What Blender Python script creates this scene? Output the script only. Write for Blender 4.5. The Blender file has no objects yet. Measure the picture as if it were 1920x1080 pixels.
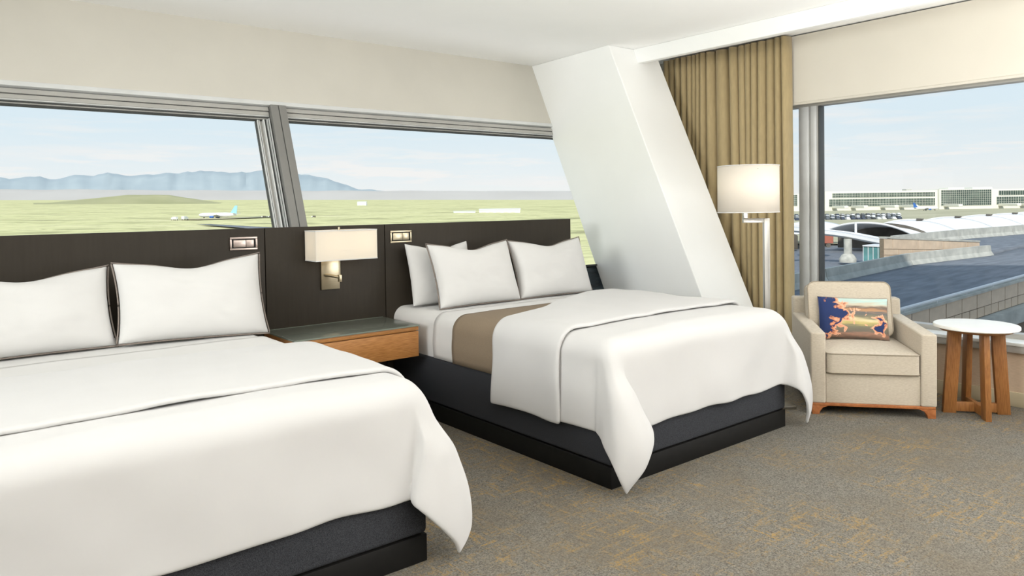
import bpy, bmesh, math, random
from mathutils import Vector, Matrix, noise as mnoise
random.seed(7)
scene = bpy.context.scene
COL = scene.collection
PI = math.pi
# ------------------------------------------------------------------ camera
yaw, pitch, roll = math.radians(39.00739), math.radians(-1.35045), math.radians(-0.81527)
_f = Vector((math.sin(yaw)*math.cos(pitch), math.cos(yaw)*math.cos(pitch), math.sin(pitch)))
_r = Vector((math.cos(yaw), -math.sin(yaw), 0.0)); _u = _r.cross(_f)
_r2 = _r*math.cos(roll) + _u*math.sin(roll); _u2 = -_r*math.sin(roll) + _u*math.cos(roll)
cam_d = bpy.data.cameras.new('camera'); cam = bpy.data.objects.new('camera', cam_d); COL.objects.link(cam)
cam_d.sensor_width = 36.0; cam_d.sensor_fit = 'HORIZONTAL'
cam_d.lens = 1379.738/1920*36.0
cam_d.shift_y = -(540-418.755)/1920
cam_d.clip_start = 0.05; cam_d.clip_end = 90000
m3 = Matrix((_r2, _u2, -_f)).transposed()
cam.matrix_world = Matrix.Translation((0, 0, 1.4)) @ m3.to_4x4()
scene.camera = cam
# ------------------------------------------------------------------ view, sky, sun, lights
vs = scene.view_settings
vs.view_transform = 'Standard'; vs.look = 'None'; vs.gamma = 1.0; vs.exposure = 0.0
try: vs.use_curve_mapping = False
except Exception: pass

def make_world():
    w = bpy.data.worlds.new('sky'); scene.world = w; w.use_nodes = True
    nt = w.node_tree; nt.nodes.clear(); N = nt.nodes.new; L = nt.links.new
    out = N('ShaderNodeOutputWorld'); bg = N('ShaderNodeBackground'); bg.inputs['Strength'].default_value = 1.0
    tc = N('ShaderNodeTexCoord'); sep = N('ShaderNodeSeparateXYZ'); L(tc.outputs['Generated'], sep.inputs[0])
    ramp = N('ShaderNodeValToRGB'); e = ramp.color_ramp
    L(sep.outputs['Z'], ramp.inputs[0])
    e.elements[0].position = 0.0; e.elements[0].color = (.92, .92, .88, 1)
    e.elements[1].position = 1.0; e.elements[1].color = (.42, .62, .86, 1)
    for p, c in ((.03, (.85, .90, .91, 1)), (.10, (.72, .85, .92, 1)), (.22, (.66, .81, .92, 1)), (.5, (.52, .71, .90, 1))):
        k = e.elements.new(p); k.color = c
    # thin stratus clouds: flattened noise on the sky dome
    mp = N('ShaderNodeMapping'); mp.inputs['Scale'].default_value = (3.2, 3.2, 30); L(tc.outputs['Generated'], mp.inputs[0])
    nz = N('ShaderNodeTexNoise'); nz.inputs['Scale'].default_value = 1.6; nz.inputs['Detail'].default_value = 7; nz.inputs['Roughness'].default_value = .55
    L(mp.outputs[0], nz.inputs['Vector'])
    cr = N('ShaderNodeValToRGB'); cr.color_ramp.elements[0].position = .50; cr.color_ramp.elements[1].position = .72
    L(nz.outputs['Fac'], cr.inputs[0])
    mul = N('ShaderNodeMath'); mul.operation = 'MULTIPLY'; mul.inputs[1].default_value = .75; L(cr.outputs[0], mul.inputs[0])
    mix = N('ShaderNodeMix'); mix.data_type = 'RGBA'
    L(mul.outputs[0], mix.inputs['Factor']); L(ramp.outputs[0], mix.inputs['A']); mix.inputs['B'].default_value = (.90, .90, .89, 1)
    mp2 = N('ShaderNodeMapping'); mp2.inputs['Scale'].default_value = (5, 5, 46); mp2.inputs['Location'].default_value = (3.1, .7, 0); L(tc.outputs['Generated'], mp2.inputs[0])
    n2 = N('ShaderNodeTexNoise'); n2.inputs['Scale'].default_value = 1.5; n2.inputs['Detail'].default_value = 9; n2.inputs['Roughness'].default_value = .6; L(mp2.outputs[0], n2.inputs['Vector'])
    c2 = N('ShaderNodeValToRGB'); c2.color_ramp.elements[0].position = .52; c2.color_ramp.elements[1].position = .62; L(n2.outputs['Fac'], c2.inputs[0])
    bd = N('ShaderNodeValToRGB'); L(sep.outputs['Z'], bd.inputs[0]); q = bd.color_ramp.elements
    q[0].position = .012; q[0].color = (0, 0, 0, 1); q[1].position = .10; q[1].color = (0, 0, 0, 1); k2 = q.new(.045); k2.color = (.85, .85, .85, 1)
    m2 = N('ShaderNodeMath'); m2.operation = 'MULTIPLY'; L(c2.outputs[0], m2.inputs[0]); L(bd.outputs[0], m2.inputs[1])
    mixb = N('ShaderNodeMix'); mixb.data_type = 'RGBA'; L(m2.outputs[0], mixb.inputs['Factor']); L(mix.outputs['Result'], mixb.inputs['A']); mixb.inputs['B'].default_value = (.93, .92, .90, 1); mix = mixb
    L(mix.outputs['Result'], bg.inputs[0]); L(bg.outputs[0], out.inputs[0])
make_world()
sun_d = bpy.data.lights.new('sun', 'SUN'); sun_d.energy = 4.0; sun_d.angle = .01; sun_d.color = (1, .95, .86)
sun = bpy.data.objects.new('sun', sun_d); COL.objects.link(sun)
sun.rotation_euler = Vector((.62, .45, -.62)).to_track_quat('-Z', 'Y').to_euler(); sun.location = (-60, -40, 80)
def area(name, loc, direction, sx, sy, power, color):
    d = bpy.data.lights.new(name, 'AREA'); d.shape = 'RECTANGLE'; d.size = sx; d.size_y = sy; d.energy = power; d.color = color
    o = bpy.data.objects.new(name, d); COL.objects.link(o); o.location = loc
    o.rotation_euler = Vector(direction).to_track_quat('-Z', 'Y').to_euler(); return o
area('window_fill', (6.02, -1.3, 1.35), (-1, .12, .06), 3.4, 1.6, 136, (1, .99, .97))   # added area light, boosts daylight at the off-frame stretch of the window
area('rear_fill', (1.7, -1.45, .35), (.05, -.10, 1), 5.4, 1.6, 560, (1, .985, .955))      # added uplight behind the camera, brightens the ceiling and room
area('left_fill', (-2.5, 2.6, 2.1), (1, .24, .06), 2.4, 1.1, 72, (.97, 1, 1)).data.spread = math.radians(95)     # added fill light out of frame at left, brightens the column

# ------------------------------------------------------------------ helpers
WORLD = {}
def obj(name, verts, faces, mat, parent=None, smooth=True, angle=40, sharp=True):
    lo = [min(v[i] for v in verts) for i in range(3)]; hi = [max(v[i] for v in verts) for i in range(3)]
    c = Vector([(a+b)/2 for a, b in zip(lo, hi)])
    me = bpy.data.meshes.new(name); me.from_pydata([tuple(Vector(v)-c) for v in verts], [], faces); me.validate(); me.update()
    if smooth:
        me.polygons.foreach_set('use_smooth', [True]*len(me.polygons))
        if sharp: me.set_sharp_from_angle(angle=math.radians(angle))
    o = bpy.data.objects.new(name, me); COL.objects.link(o)
    o.location = c; WORLD[o.name] = Matrix.Translation(c)
    if mat: me.materials.append(mat)
    if parent:
        o.parent = parent; o.matrix_parent_inverse = WORLD[parent.name].inverted()
    return o
def thing(name, label, cat, loc, group=None, kind=None):
    o = bpy.data.objects.new(name, None); COL.objects.link(o); o.location = loc; o.empty_display_size = .1
    WORLD[o.name] = Matrix.Translation(Vector(loc))
    if label: o['label'] = label
    if cat: o['category'] = cat
    if group: o['group'] = group
    if kind: o['kind'] = kind
    return o
def tag(o, label, cat=None, group=None, kind=None):
    o['label'] = label
    if cat: o['category'] = cat
    if group: o['group'] = group
    if kind: o['kind'] = kind
    return o
def struct(o, label=None):
    o['kind'] = 'structure'
    if label: o['label'] = label
    return o
def copy_tree(o, parent=None):
    c = o.copy(); COL.objects.link(c)
    if parent: c.parent = parent
    for ch in list(o.children): copy_tree(ch, c)
    return c
class MB:
    def __init__(s, T=None): s.v = []; s.f = []; s.T = T
    def add(s, vs_, fs):
        b = len(s.v)
        for v in vs_:
            v = Vector(v); s.v.append(tuple(s.T @ v) if s.T else tuple(v))
        s.f += [tuple(i+b for i in f) for f in fs]; return s
    def bm(s, bm):
        bm.verts.index_update(); s.add([v.co.copy() for v in bm.verts], [[v.index for v in f.verts] for f in bm.faces]); bm.free(); return s
    def box(s, lo, hi, bev=0.0, seg=2, R=None, fn=None):
        bm = bmesh.new(); bmesh.ops.create_cube(bm, size=1)
        lo, hi = Vector(lo), Vector(hi)
        for v in bm.verts: v.co = Vector([lo[i] + (v.co[i]+.5)*(hi[i]-lo[i]) for i in range(3)])
        if fn:
            for v in bm.verts: v.co = Vector(fn(v.co))
        if bev > 0: bmesh.ops.bevel(bm, geom=bm.edges[:], offset=bev, segments=seg, affect='EDGES', profile=.5)
        if R:
            for v in bm.verts: v.co = R @ v.co
        return s.bm(bm)
    def prism(s, pts, d, bev=0.0, seg=2):      # polygon pts extruded by vector d
        bm = bmesh.new(); d = Vector(d)
        a = [bm.verts.new(Vector(p)) for p in pts]; b = [bm.verts.new(Vector(p)+d) for p in pts]
        n = len(pts); bm.faces.new(a); bm.faces.new(b[::-1])
        for i in range(n): bm.faces.new((a[i], b[i], b[(i+1) % n], a[(i+1) % n]))
        bmesh.ops.recalc_face_normals(bm, faces=bm.faces[:])
        if bev > 0: bmesh.ops.bevel(bm, geom=bm.edges[:], offset=bev, segments=seg, affect='EDGES', profile=.5)
        return s.bm(bm)
    def lathe(s, prof, n=48, c=(0, 0, 0), axis='z', sx=1, sy=1):
        vs_, fs = [], []
        m = len(prof)
        for i in range(n):
            a = 2*PI*i/n
            for (r, h) in prof:
                x, y = r*math.cos(a)*sx, r*math.sin(a)*sy
                p = (x, y, h) if axis == 'z' else ((h, x, y) if axis == 'x' else (x, h, y))
                vs_.append((p[0]+c[0], p[1]+c[1], p[2]+c[2]))
        for i in range(n):
            j = (i+1) % n
            for k in range(m-1): fs.append((i*m+k, j*m+k, j*m+k+1, i*m+k+1))
        fs.append(tuple(i*m for i in range(n))[::-1]); fs.append(tuple(i*m+m-1 for i in range(n)))
        return s.add(vs_, fs)
    def tube(s, pts, r, n=8, closed=False):
        P = [Vector(p) for p in pts]; m = len(P); vs_, fs = [], []
        up = Vector((0, 0, 1))
        for i, p in enumerate(P):
            a = P[(i-1) % m] if (closed or i) else p; b = P[(i+1) % m] if (closed or i < m-1) else p
            t = (b-a).normalized(); u = t.cross(up)
            if u.length < 1e-3: u = t.cross(Vector((1, 0, 0)))
            u.normalize(); w = u.cross(t)
            for k in range(n):
                q = 2*PI*k/n; vs_.append(p + u*math.cos(q)*r + w*math.sin(q)*r)
        for i in range(m if closed else m-1):
            j = (i+1) % m
            for k in range(n): fs.append((i*n+k, i*n+(k+1) % n, j*n+(k+1) % n, j*n+k))
        if not closed: fs.append(tuple(range(n))[::-1]); fs.append(tuple((m-1)*n+k for k in range(n)))
        return s.add(vs_, fs)
    def grid(s, nu, nv, fn, wrap_u=False):
        vs_ = [fn(i/(nu if wrap_u else nu-1), j/(nv-1)) for i in range(nu) for j in range(nv)]
        fs = [(i*nv+j, ((i+1) % nu)*nv+j, ((i+1) % nu)*nv+j+1, i*nv+j+1) for i in range(nu if wrap_u else nu-1) for j in range(nv-1)]
        return s.add(vs_, fs)
    def build(s, name, mat, parent=None, smooth=True, angle=40, sharp=True): return obj(name, s.v, s.f, mat, parent, smooth, angle, sharp)
def box(name, lo, hi, mat, parent=None, bev=.003, T=None): return MB(T).box(lo, hi, bev).build(name, mat, parent)
def mod_subsurf(o, lv=1):
    m = o.modifiers.new('sub', 'SUBSURF'); m.levels = lv; m.render_levels = lv
def mod_solid(o, t, off=-1.0):
    m = o.modifiers.new('solid', 'SOLIDIFY'); m.thickness = t; m.offset = off; m.use_even_offset = False

# ------------------------------------------------------------------ materials
def mat_new(name):
    m = bpy.data.materials.new(name); m.use_nodes = True; nt = m.node_tree
    b = nt.nodes['Principled BSDF']; return m, nt, b
def mat(name, col, rough=.6, metal=0.0, var=0.0, vscale=8.0, bump=0.0, bscale=200.0, sheen=0.0, col2=None, stretch=(1, 1, 1), spec=None, detail=5):
    m, nt, b = mat_new(name); N = nt.nodes.new; L = nt.links.new
    b.inputs['Roughness'].default_value = rough; b.inputs['Metallic'].default_value = metal
    b.inputs['Base Color'].default_value = (*col, 1)
    if spec is not None: b.inputs['Specular IOR Level'].default_value = spec
    if sheen: b.inputs['Sheen Weight'].default_value = sheen
    if var > 0 or col2 or bump > 0:
        tc = N('ShaderNodeTexCoord'); mp = N('ShaderNodeMapping'); mp.inputs['Scale'].default_value = stretch; L(tc.outputs['Object'], mp.inputs[0])
    if var > 0 or col2:
        nz = N('ShaderNodeTexNoise'); nz.inputs['Scale'].default_value = vscale; nz.inputs['Detail'].default_value = detail; L(mp.outputs[0], nz.inputs['Vector'])
        cr = N('ShaderNodeValToRGB'); L(nz.outputs['Fac'], cr.inputs[0])
        cr.color_ramp.elements[0].position = .32; cr.color_ramp.elements[1].position = .68
        c2 = col2 or tuple(min(1, c*(1+var)) for c in col); c1 = col if col2 else tuple(c*(1-var) for c in col)
        cr.color_ramp.elements[0].color = (*c1, 1); cr.color_ramp.elements[1].color = (*c2, 1)
        L(cr.outputs[0], b.inputs['Base Color'])
    if bump > 0:
        n2 = N('ShaderNodeTexNoise'); n2.inputs['Scale'].default_value = bscale; n2.inputs['Detail'].default_value = 3; L(mp.outputs[0], n2.inputs['Vector'])
        bp = N('ShaderNodeBump'); bp.inputs['Strength'].default_value = bump; bp.inputs['Distance'].default_value = .002
        L(n2.outputs['Fac'], bp.inputs['Height']); L(bp.outputs[0], b.inputs['Normal'])
    return m
def glass_mat(name, fac=.05, tint=(1, 1, 1)):
    m = bpy.data.materials.new(name); m.use_nodes = True; nt = m.node_tree; nt.nodes.clear(); N = nt.nodes.new; L = nt.links.new
    o = N('ShaderNodeOutputMaterial'); mx = N('ShaderNodeMixShader'); t = N('ShaderNodeBsdfTransparent'); g = N('ShaderNodeBsdfGlossy')
    t.inputs[0].default_value = (*tint, 1); g.inputs['Roughness'].default_value = .02; mx.inputs[0].default_value = fac
    L(t.outputs[0], mx.inputs[1]); L(g.outputs[0], mx.inputs[2]); L(mx.outputs[0], o.inputs[0]); return m
def shade_mat(name, col, trans=.45):
    m = bpy.data.materials.new(name); m.use_nodes = True; nt = m.node_tree; nt.nodes.clear(); N = nt.nodes.new; L = nt.links.new
    o = N('ShaderNodeOutputMaterial'); mx = N('ShaderNodeMixShader'); d = N('ShaderNodeBsdfDiffuse'); t = N('ShaderNodeBsdfTranslucent')
    d.inputs[0].default_value = (*col, 1); t.inputs[0].default_value = (*col, 1); mx.inputs[0].default_value = trans
    tc = N('ShaderNodeTexCoord'); nz = N('ShaderNodeTexNoise'); nz.inputs['Scale'].default_value = 220; L(tc.outputs['Object'], nz.inputs['Vector'])
    bp = N('ShaderNodeBump'); bp.inputs['Strength'].default_value = .08; L(nz.outputs['Fac'], bp.inputs['Height']); L(bp.outputs[0], d.inputs['Normal'])
    L(d.outputs[0], mx.inputs[1]); L(t.outputs[0], mx.inputs[2]); L(mx.outputs[0], o.inputs[0]); return m
def carpet_mat():
    m, nt, b = mat_new('carpet'); N = nt.nodes.new; L = nt.links.new
    b.inputs['Roughness'].default_value = .95; b.inputs['Specular IOR Level'].default_value = .1
    tc = N('ShaderNodeTexCoord')
    def nz(scale, stretch, detail=4, rough=.55, dist=0):
        mp = N('ShaderNodeMapping'); mp.inputs['Scale'].default_value = stretch; L(tc.outputs['Object'], mp.inputs[0])
        n = N('ShaderNodeTexNoise'); n.inputs['Scale'].default_value = scale; n.inputs['Detail'].default_value = detail; n.inputs['Roughness'].default_value = rough
        n.inputs['Distortion'].default_value = dist; L(mp.outputs[0], n.inputs['Vector']); return n.outputs['Fac']
    def ramp(src, p0, p1, c0=(0, 0, 0), c1=(1, 1, 1)):
        r = N('ShaderNodeValToRGB'); L(src, r.inputs[0]); e = r.color_ramp.elements
        e[0].position, e[1].position = p0, p1; e[0].color = (*c0, 1); e[1].color = (*c1, 1); return r.outputs[0]
    def mul(a, c):
        k = N('ShaderNodeMath'); k.operation = 'MULTIPLY'; L(a, k.inputs[0])
        if isinstance(c, float): k.inputs[1].default_value = c
        else: L(c, k.inputs[1])
        return k.outputs[0]
    def mx(f, a, c):
        k = N('ShaderNodeMix'); k.data_type = 'RGBA'; L(f, k.inputs['Factor'])
        for s, v in (('A', a), ('B', c)):
            if isinstance(v, tuple): k.inputs[s].default_value = (*v, 1)
            else: L(v, k.inputs[s])
        return k.outputs['Result']
    base = ramp(nz(150, (1, 1, 1), 3, .8), .30, .72, (.040, .037, .030), (.30, .28, .24))
    blot = ramp(nz(2.2, (1, 1, 1), 5, .6), .40, .62)
    base = mx(mul(blot, .45), base, (.15, .122, .085))
    sx = ramp(nz(12, (.5, 3.2, 1), 5, .7), .52, .64); sy = ramp(nz(12, (3.2, .5, 1), 5, .7), .53, .64)
    add = N('ShaderNodeMath'); add.operation = 'MAXIMUM'; L(sx, add.inputs[0]); L(sy, add.inputs[1])
    patch = ramp(nz(1.5, (1, 1, 1), 4, .65), .38, .56); grain = ramp(nz(110, (1, 1, 1), 2, .8), .42, .58)
    fac = mul(mul(mul(add.outputs[0], patch), grain), .95)
    colr = mx(fac, base, (.36, .225, .065))
    L(colr, b.inputs['Base Color'])
    bp = N('ShaderNodeBump'); bp.inputs['Strength'].default_value = .5; bp.inputs['Distance'].default_value = .006
    L(nz(260, (1, 1, 1), 2, .7), bp.inputs['Height']); L(bp.outputs[0], b.inputs['Normal']); return m
def wood_mat(name, c1, c2, stretch, rough=.42):
    return mat(name, c1, rough, col2=c2, vscale=14, stretch=stretch, detail=8, bump=.12, bscale=40)
def print_mat():
    m, nt, b = mat_new('sky_print'); N = nt.nodes.new; L = nt.links.new; b.inputs['Roughness'].default_value = .8
    tc = N('ShaderNodeTexCoord'); sep = N('ShaderNodeSeparateXYZ'); L(tc.outputs['UV'], sep.inputs[0])
    def nz(scale, stretch, detail=6, dist=0.0, off=(0, 0, 0)):
        mp = N('ShaderNodeMapping'); mp.inputs['Scale'].default_value = stretch; mp.inputs['Location'].default_value = off; L(tc.outputs['UV'], mp.inputs[0])
        n = N('ShaderNodeTexNoise'); n.inputs['Scale'].default_value = scale; n.inputs['Detail'].default_value = detail; n.inputs['Distortion'].default_value = dist
        L(mp.outputs[0], n.inputs['Vector']); return n.outputs['Fac']
    def ma(op, a, c):
        k = N('ShaderNodeMath'); k.operation = op
        for i, v in ((0, a), (1, c)):
            if isinstance(v, (int, float)): k.inputs[i].default_value = v
            else: L(v, k.inputs[i])
        return k.outputs[0]
    def rmp(src, stops, interp='LINEAR'):
        r = N('ShaderNodeValToRGB'); L(src, r.inputs[0]); r.color_ramp.interpolation = interp; e = r.color_ramp.elements
        e[0].position = stops[0][0]; e[0].color = (*stops[0][1], 1); e[1].position = stops[-1][0]; e[1].color = (*stops[-1][1], 1)
        for p, c in stops[1:-1]: k = e.new(p); k.color = (*c, 1)
        return r.outputs[0]
    X, Y = sep.outputs['X'], sep.outputs['Y']
    yy = ma('ADD', Y, ma('MULTIPLY', ma('SUBTRACT', nz(3, (1.2, 5, 1), 4), .5), .22))
    bands = rmp(yy, [(0, (.10, .085, .07)), (.12, (.36, .20, .14)), (.18, (.17, .15, .12)), (.30, (.20, .19, .13)), (.38, (.52, .43, .16)), (.45, (.70, .60, .36)),
                     (.52, (.23, .21, .13)), (.62, (.13, .13, .13)), (.70, (.45, .25, .13)), (.76, (.15, .11, .09)), (.82, (.55, .48, .36)), (.92, (.45, .62, .58)), (1, (.62, .68, .60))])
    # banks of cloud: one from the left edge, one low on the right
    dl = ma('ADD', ma('MULTIPLY', X, 1.5), ma('MULTIPLY', ma('ABSOLUTE', ma('SUBTRACT', Y, .62), 0), .9))
    dr = ma('ADD', ma('MULTIPLY', ma('ABSOLUTE', ma('SUBTRACT', X, .88), 0), 2.4), ma('MULTIPLY', ma('ABSOLUTE', ma('SUBTRACT', Y, .33), 0), 1.6))
    d = ma('MINIMUM', ma('SUBTRACT', dl, .08), ma('ADD', dr, .27))
    d = ma('ADD', d, ma('MULTIPLY', ma('SUBTRACT', nz(6.5, (1.3, 1, 1), 8, .8), .5), 1.35))
    cloud = rmp(d, [(0, (1, 1, 1)), (.66, (1, 1, 1)), (.70, (0, 0, 0)), (1, (0, 0, 0))])
    ccol = rmp(d, [(0, (.012, .03, .12)), (.44, (.012, .03, .12)), (.475, (.25, .10, .09)), (.52, (.70, .28, .14)), (.62, (.80, .42, .27)), (1, (.76, .55, .42))])
    k = N('ShaderNodeMix'); k.data_type = 'RGBA'; L(cloud, k.inputs['Factor']); L(bands, k.inputs['A']); L(ccol, k.inputs['B'])
    L(k.outputs['Result'], b.inputs['Base Color']); return m

M_wall = mat('painted_wall', (.60, .575, .51), .85, var=.02, vscale=3, bump=.05, bscale=300)
M_ceil = mat('painted_ceiling', (.94, .94, .925), .9, var=.01, vscale=2)
M_column = mat('painted_column', (.90, .905, .885), .85, var=.012, vscale=2, bump=.04, bscale=300)
M_paper = mat('tan_wallpaper', (.56, .43, .31), .85, var=.10, vscale=30, stretch=(1, 1, 14))
M_base = mat('baseboard_paint', (.50, .43, .29), .6, var=.03)
M_carpet = carpet_mat()
M_mull = mat('mullion_aluminium', (.25, .245, .23), .42, .25, var=.05, vscale=3)
M_metal = mat('window_aluminium', (.46, .45, .42), .42, .25, var=.05, vscale=3)
M_metal_d = mat('window_gasket', (.05, .052, .05), .5, var=.1)
M_metal_l = mat('window_aluminium_light', (.70, .71, .70), .35, .25, var=.04)
M_sill = mat('sill_white', (.74, .76, .74), .4, var=.03)
M_glass = glass_mat('window_glass', .018)
M_spandrel = mat('dark_glass', (.010, .014, .018), .25, col2=(.035, .05, .06), vscale=4, stretch=(1, 1, 6), bump=.3, bscale=8)
M_hb = mat('dark_stained_wood', (.0275, .0215, .0145), .5, col2=(.0315, .025, .0172), spec=.22, vscale=9, stretch=(6, 1, .5), detail=7, bump=.08, bscale=60)
M_seam = mat('shadow_gap', (.008, .008, .007), .8, var=.1)
M_fabric_d = mat('charcoal_upholstery', (.020, .021, .024), .95, col2=(.062, .065, .074), spec=.15, vscale=420, bump=.5, bscale=420)
M_plinth = mat('black_plinth', (.007, .0066, .006), .6, spec=.2, var=.15, vscale=20)
M_sheet = mat('white_cotton', (.63, .622, .607), .85, var=.012, vscale=6, bump=.04, bscale=500, sheen=.15)
M_duvet = mat('white_duvet_cotton', (.575, .568, .558), .85, var=.01, vscale=5, bump=.05, bscale=420, sheen=.15)
M_blanket = mat('taupe_blanket', (.23, .175, .118), .95, var=.10, vscale=300, bump=.35, bscale=380)
M_piping = mat('grey_piping', (.22, .185, .16), .9, var=.1, vscale=100)
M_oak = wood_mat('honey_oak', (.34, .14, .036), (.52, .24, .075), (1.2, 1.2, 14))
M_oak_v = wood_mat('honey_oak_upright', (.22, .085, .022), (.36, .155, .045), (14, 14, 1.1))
M_oak_red = wood_mat('cherry_leg', (.30, .095, .03), (.43, .16, .05), (3, 3, 3))
M_tint = mat('grey_back_painted_glass', (.115, .125, .105), .22, var=.01, vscale=3)
M_glassedge = mat('glass_edge', (.20, .23, .19), .15, var=.03)
M_brass = mat('brushed_champagne_metal', (.52, .45, .32), .34, 1.0, var=.06, vscale=20, stretch=(1, 1, 8))
M_brass_p = mat('polished_nickel', (.50, .42, .38), .36, 1.0, var=.03)
M_steel = mat('brushed_steel', (.46, .45, .42), .34, 1.0, var=.05, vscale=30, stretch=(8, 8, 1))
M_shade = shade_mat('linen_shade', (.84, .79, .71), .35)
M_shade2 = shade_mat('linen_shade_sconce', (.90, .85, .76), .40)
M_curtain = mat('olive_gold_curtain', (.375, .29, .15), .8, var=.06, vscale=60, stretch=(1, 1, .2), bump=.1, bscale=300, sheen=.2)
M_blind = mat('cream_roller_blind', (.62, .585, .51), .85, var=.012, vscale=4)
M_chair = mat('oatmeal_upholstery', (.47, .405, .315), .92, col2=(.57, .505, .405), vscale=60, stretch=(1, 1, 5), bump=.25, bscale=350, sheen=.2)
M_welt = mat('oatmeal_welt_shaded', (.34, .29, .22), .9, var=.06, vscale=80)  # darker than the fabric to stand for the shadow line along each welt
M_stone_top = mat('white_stone_top', (.80, .79, .745), .3, var=.02, vscale=10)
M_print = print_mat()

# ------------------------------------------------------------------ the room
ZC = 2.786; XR = 5.73; XL = -2.6; YF = -3.4
def fy(z): return 5.3 + .39*(z-2.1)            # the leaning window facade: its inner face at height z
struct(box('floor', (XL-.2, YF-.2, -.3), (5.95, 4.9, 0), M_carpet, bev=0), 'grey and gold patterned hotel carpet')
struct(box('ceiling', (XL-.2, YF-.2, ZC), (5.95, 5.85, ZC+.16), M_ceil, bev=0), 'flat pale painted ceiling')
struct(box('wall_left', (XL-.2, YF-.2, 0), (XL, 5.8, ZC), M_wall, bev=0))
struct(box('wall_front', (XL, YF-.2, 0), (5.9, YF, ZC), M_hb, bev=0))  # unseen wall, given dark wood to cut the frontal fill on the beds
# slanted wall over the leaning windows
zh = 2.195
w = MB().prism([(XL, fy(zh), zh), (XL, fy(ZC), ZC), (XL, fy(ZC)+.3, ZC), (XL, fy(zh)+.3, zh)], (5.92-XL, 0, 0)).build('wall_back', M_wall)
struct(w, 'cream wall leaning outward above the long window')
struct(box('wall_back', (XL, 4.662, 0), (5.92, 4.86, .452), M_wall, bev=0), 'low wall behind the headboard under the long window')
# right hand wall: low wall under the sill, header over the window
struct(box('wall_right', (XR, YF, 0), (5.93, 4.68, .415), M_paper, bev=0), 'tan papered low wall under the right window')
struct(box('wall_right', (5.78, YF, 2.235), (5.94, 5.5, ZC), M_wall, bev=0), 'cream wall over the right window')
struct(MB().prism([(5.80, 4.30, .41), (5.80, 5.6, ZC), (5.80, 5.95, ZC), (5.80, 4.95, .41)], (.14, 0, 0)).build('wall_right', M_wall), 'corner wall hidden behind the curtain')
bb = struct(box('baseboard_right', (XR-.014, YF, 0), (XR, 4.60, .098), M_base, bev=.003), 'olive tan baseboard under the right window')
# ceiling bulkhead in front of the curtain track
struct(box('trim_1', (5.03, YF, 2.657), (5.10, 4.60, ZC-.001), M_column, bev=.002), 'cream valance board hiding the curtain track')
# leaning structural column
lean = Vector((-.075, .392, 1.0))
def colpt(x, y, z): return Vector((x, y, ZC)) + lean*(z-ZC)
pts = [(4.708, 4.447), (5.335, 4.447), (5.335, 5.63), (4.797, 5.63)]
cb = MB(); cb.add([colpt(x, y, 0) for x, y in pts] + [colpt(x, y, ZC) for x, y in pts], [(3, 2, 1, 0), (4, 5, 6, 7), (0, 1, 5, 4), (1, 2, 6, 5), (2, 3, 7, 6), (3, 0, 4, 7)])
o = struct(cb.build('wall_column', M_column), 'wide white column leaning toward the window wall')
bv = o.modifiers.new('bev', 'BEVEL'); bv.width = .006; bv.segments = 2

# ------------------------------------------------------------------ window 1: long leaning window behind the headboard
win = thing('window_1', 'long leaning window band behind the beds', None, (1.5, fy(.45), .45), kind='structure')
SL = Vector((0, .39, 1)).normalized(); NI = Vector((0, -1, .39)).normalized()
def fbox(name, x0, x1, z0, z1, n0, n1, m, parent=win, bev=.002):
    # box lying on the facade: x range, height range along the slope, depth range toward the room
    P = lambda x, z, n: Vector((x, fy(z), z)) + NI*n
    vs_ = [P(x, z, n) for x in (x0, x1) for z in (z0, z1) for n in (n0, n1)]
    b = MB().add(vs_, [(0, 1, 3, 2), (4, 6, 7, 5), (0, 4, 5, 1), (2, 3, 7, 6), (0, 2, 6, 4), (1, 5, 7, 3)])
    o = b.build(name, m, parent)
    if bev: q = o.modifiers.new('bev', 'BEVEL'); q.width = bev; q.segments = 2
    return o
XW0, XW1 = XL, 4.99
fbox('head_trim', XW0, XW1, 2.166, 2.196, -.10, .004, M_metal_l)
for a, b_ in ((XW0, 2.035), (2.165, XW1)):
    fbox('head_gasket', a, b_, 2.16, 2.168, -.078, -.03, M_metal_d, bev=0)
    fbox('head_rail', a, b_, 2.131, 2.160, -.078, -.020, M_metal)
    fbox('head_gasket', a, b_, 2.126, 2.131, -.078, -.030, M_metal_d, bev=0)
    fbox('head_rail', a, b_, 2.100, 2.126, -.078, -.026, M_metal)
    fbox('head_bead', a, b_, 2.094, 2.100, -.078, -.034, M_metal_l, bev=0)
    fbox('head_gasket', a, b_, 2.086, 2.094, -.078, -.045, M_metal_d, bev=0)
    fbox('head_bead', a, b_, 2.080, 2.086, -.078, -.050, M_metal, bev=0)
    fbox('head_gasket', a, b_, 2.072, 2.080, -.078, -.058, M_metal_d, bev=0)
    fbox('sill_rail', a, b_, .452, .50, -.10, 0.0, M_metal)
fbox('mullion', 2.040, 2.097, .45, 2.166, -.12, .012, M_mull)
fbox('mullion', 2.103, 2.158, .45, 2.166, -.12, .012, M_mull)
fbox('mullion_groove', 2.097, 2.103, .45, 2.166, -.15, .008, M_metal_d, bev=0)
xs = [(1.944, 1.950, M_metal_d, -.07), (1.950, 1.957, M_metal_l, -.055), (1.957, 1.962, M_metal_d, -.06), (1.962, 1.967, M_metal_l, -.055), (1.967, 1.988, M_metal, -.07),
      (1.988, 1.998, M_metal_l, -.04), (1.998, 2.014, M_metal_d, -.05), (2.014, 2.018, M_metal_l, -.03), (2.018, 2.024, M_metal_d, -.035), (2.024, 2.030, M_metal_l, -.02), (2.030, 2.040, M_metal_d, -.03)]
for a, b_, mm, n in xs: fbox('casement_strip', a, b_, .45, 2.074, -.095, n, mm, bev=0)
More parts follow.
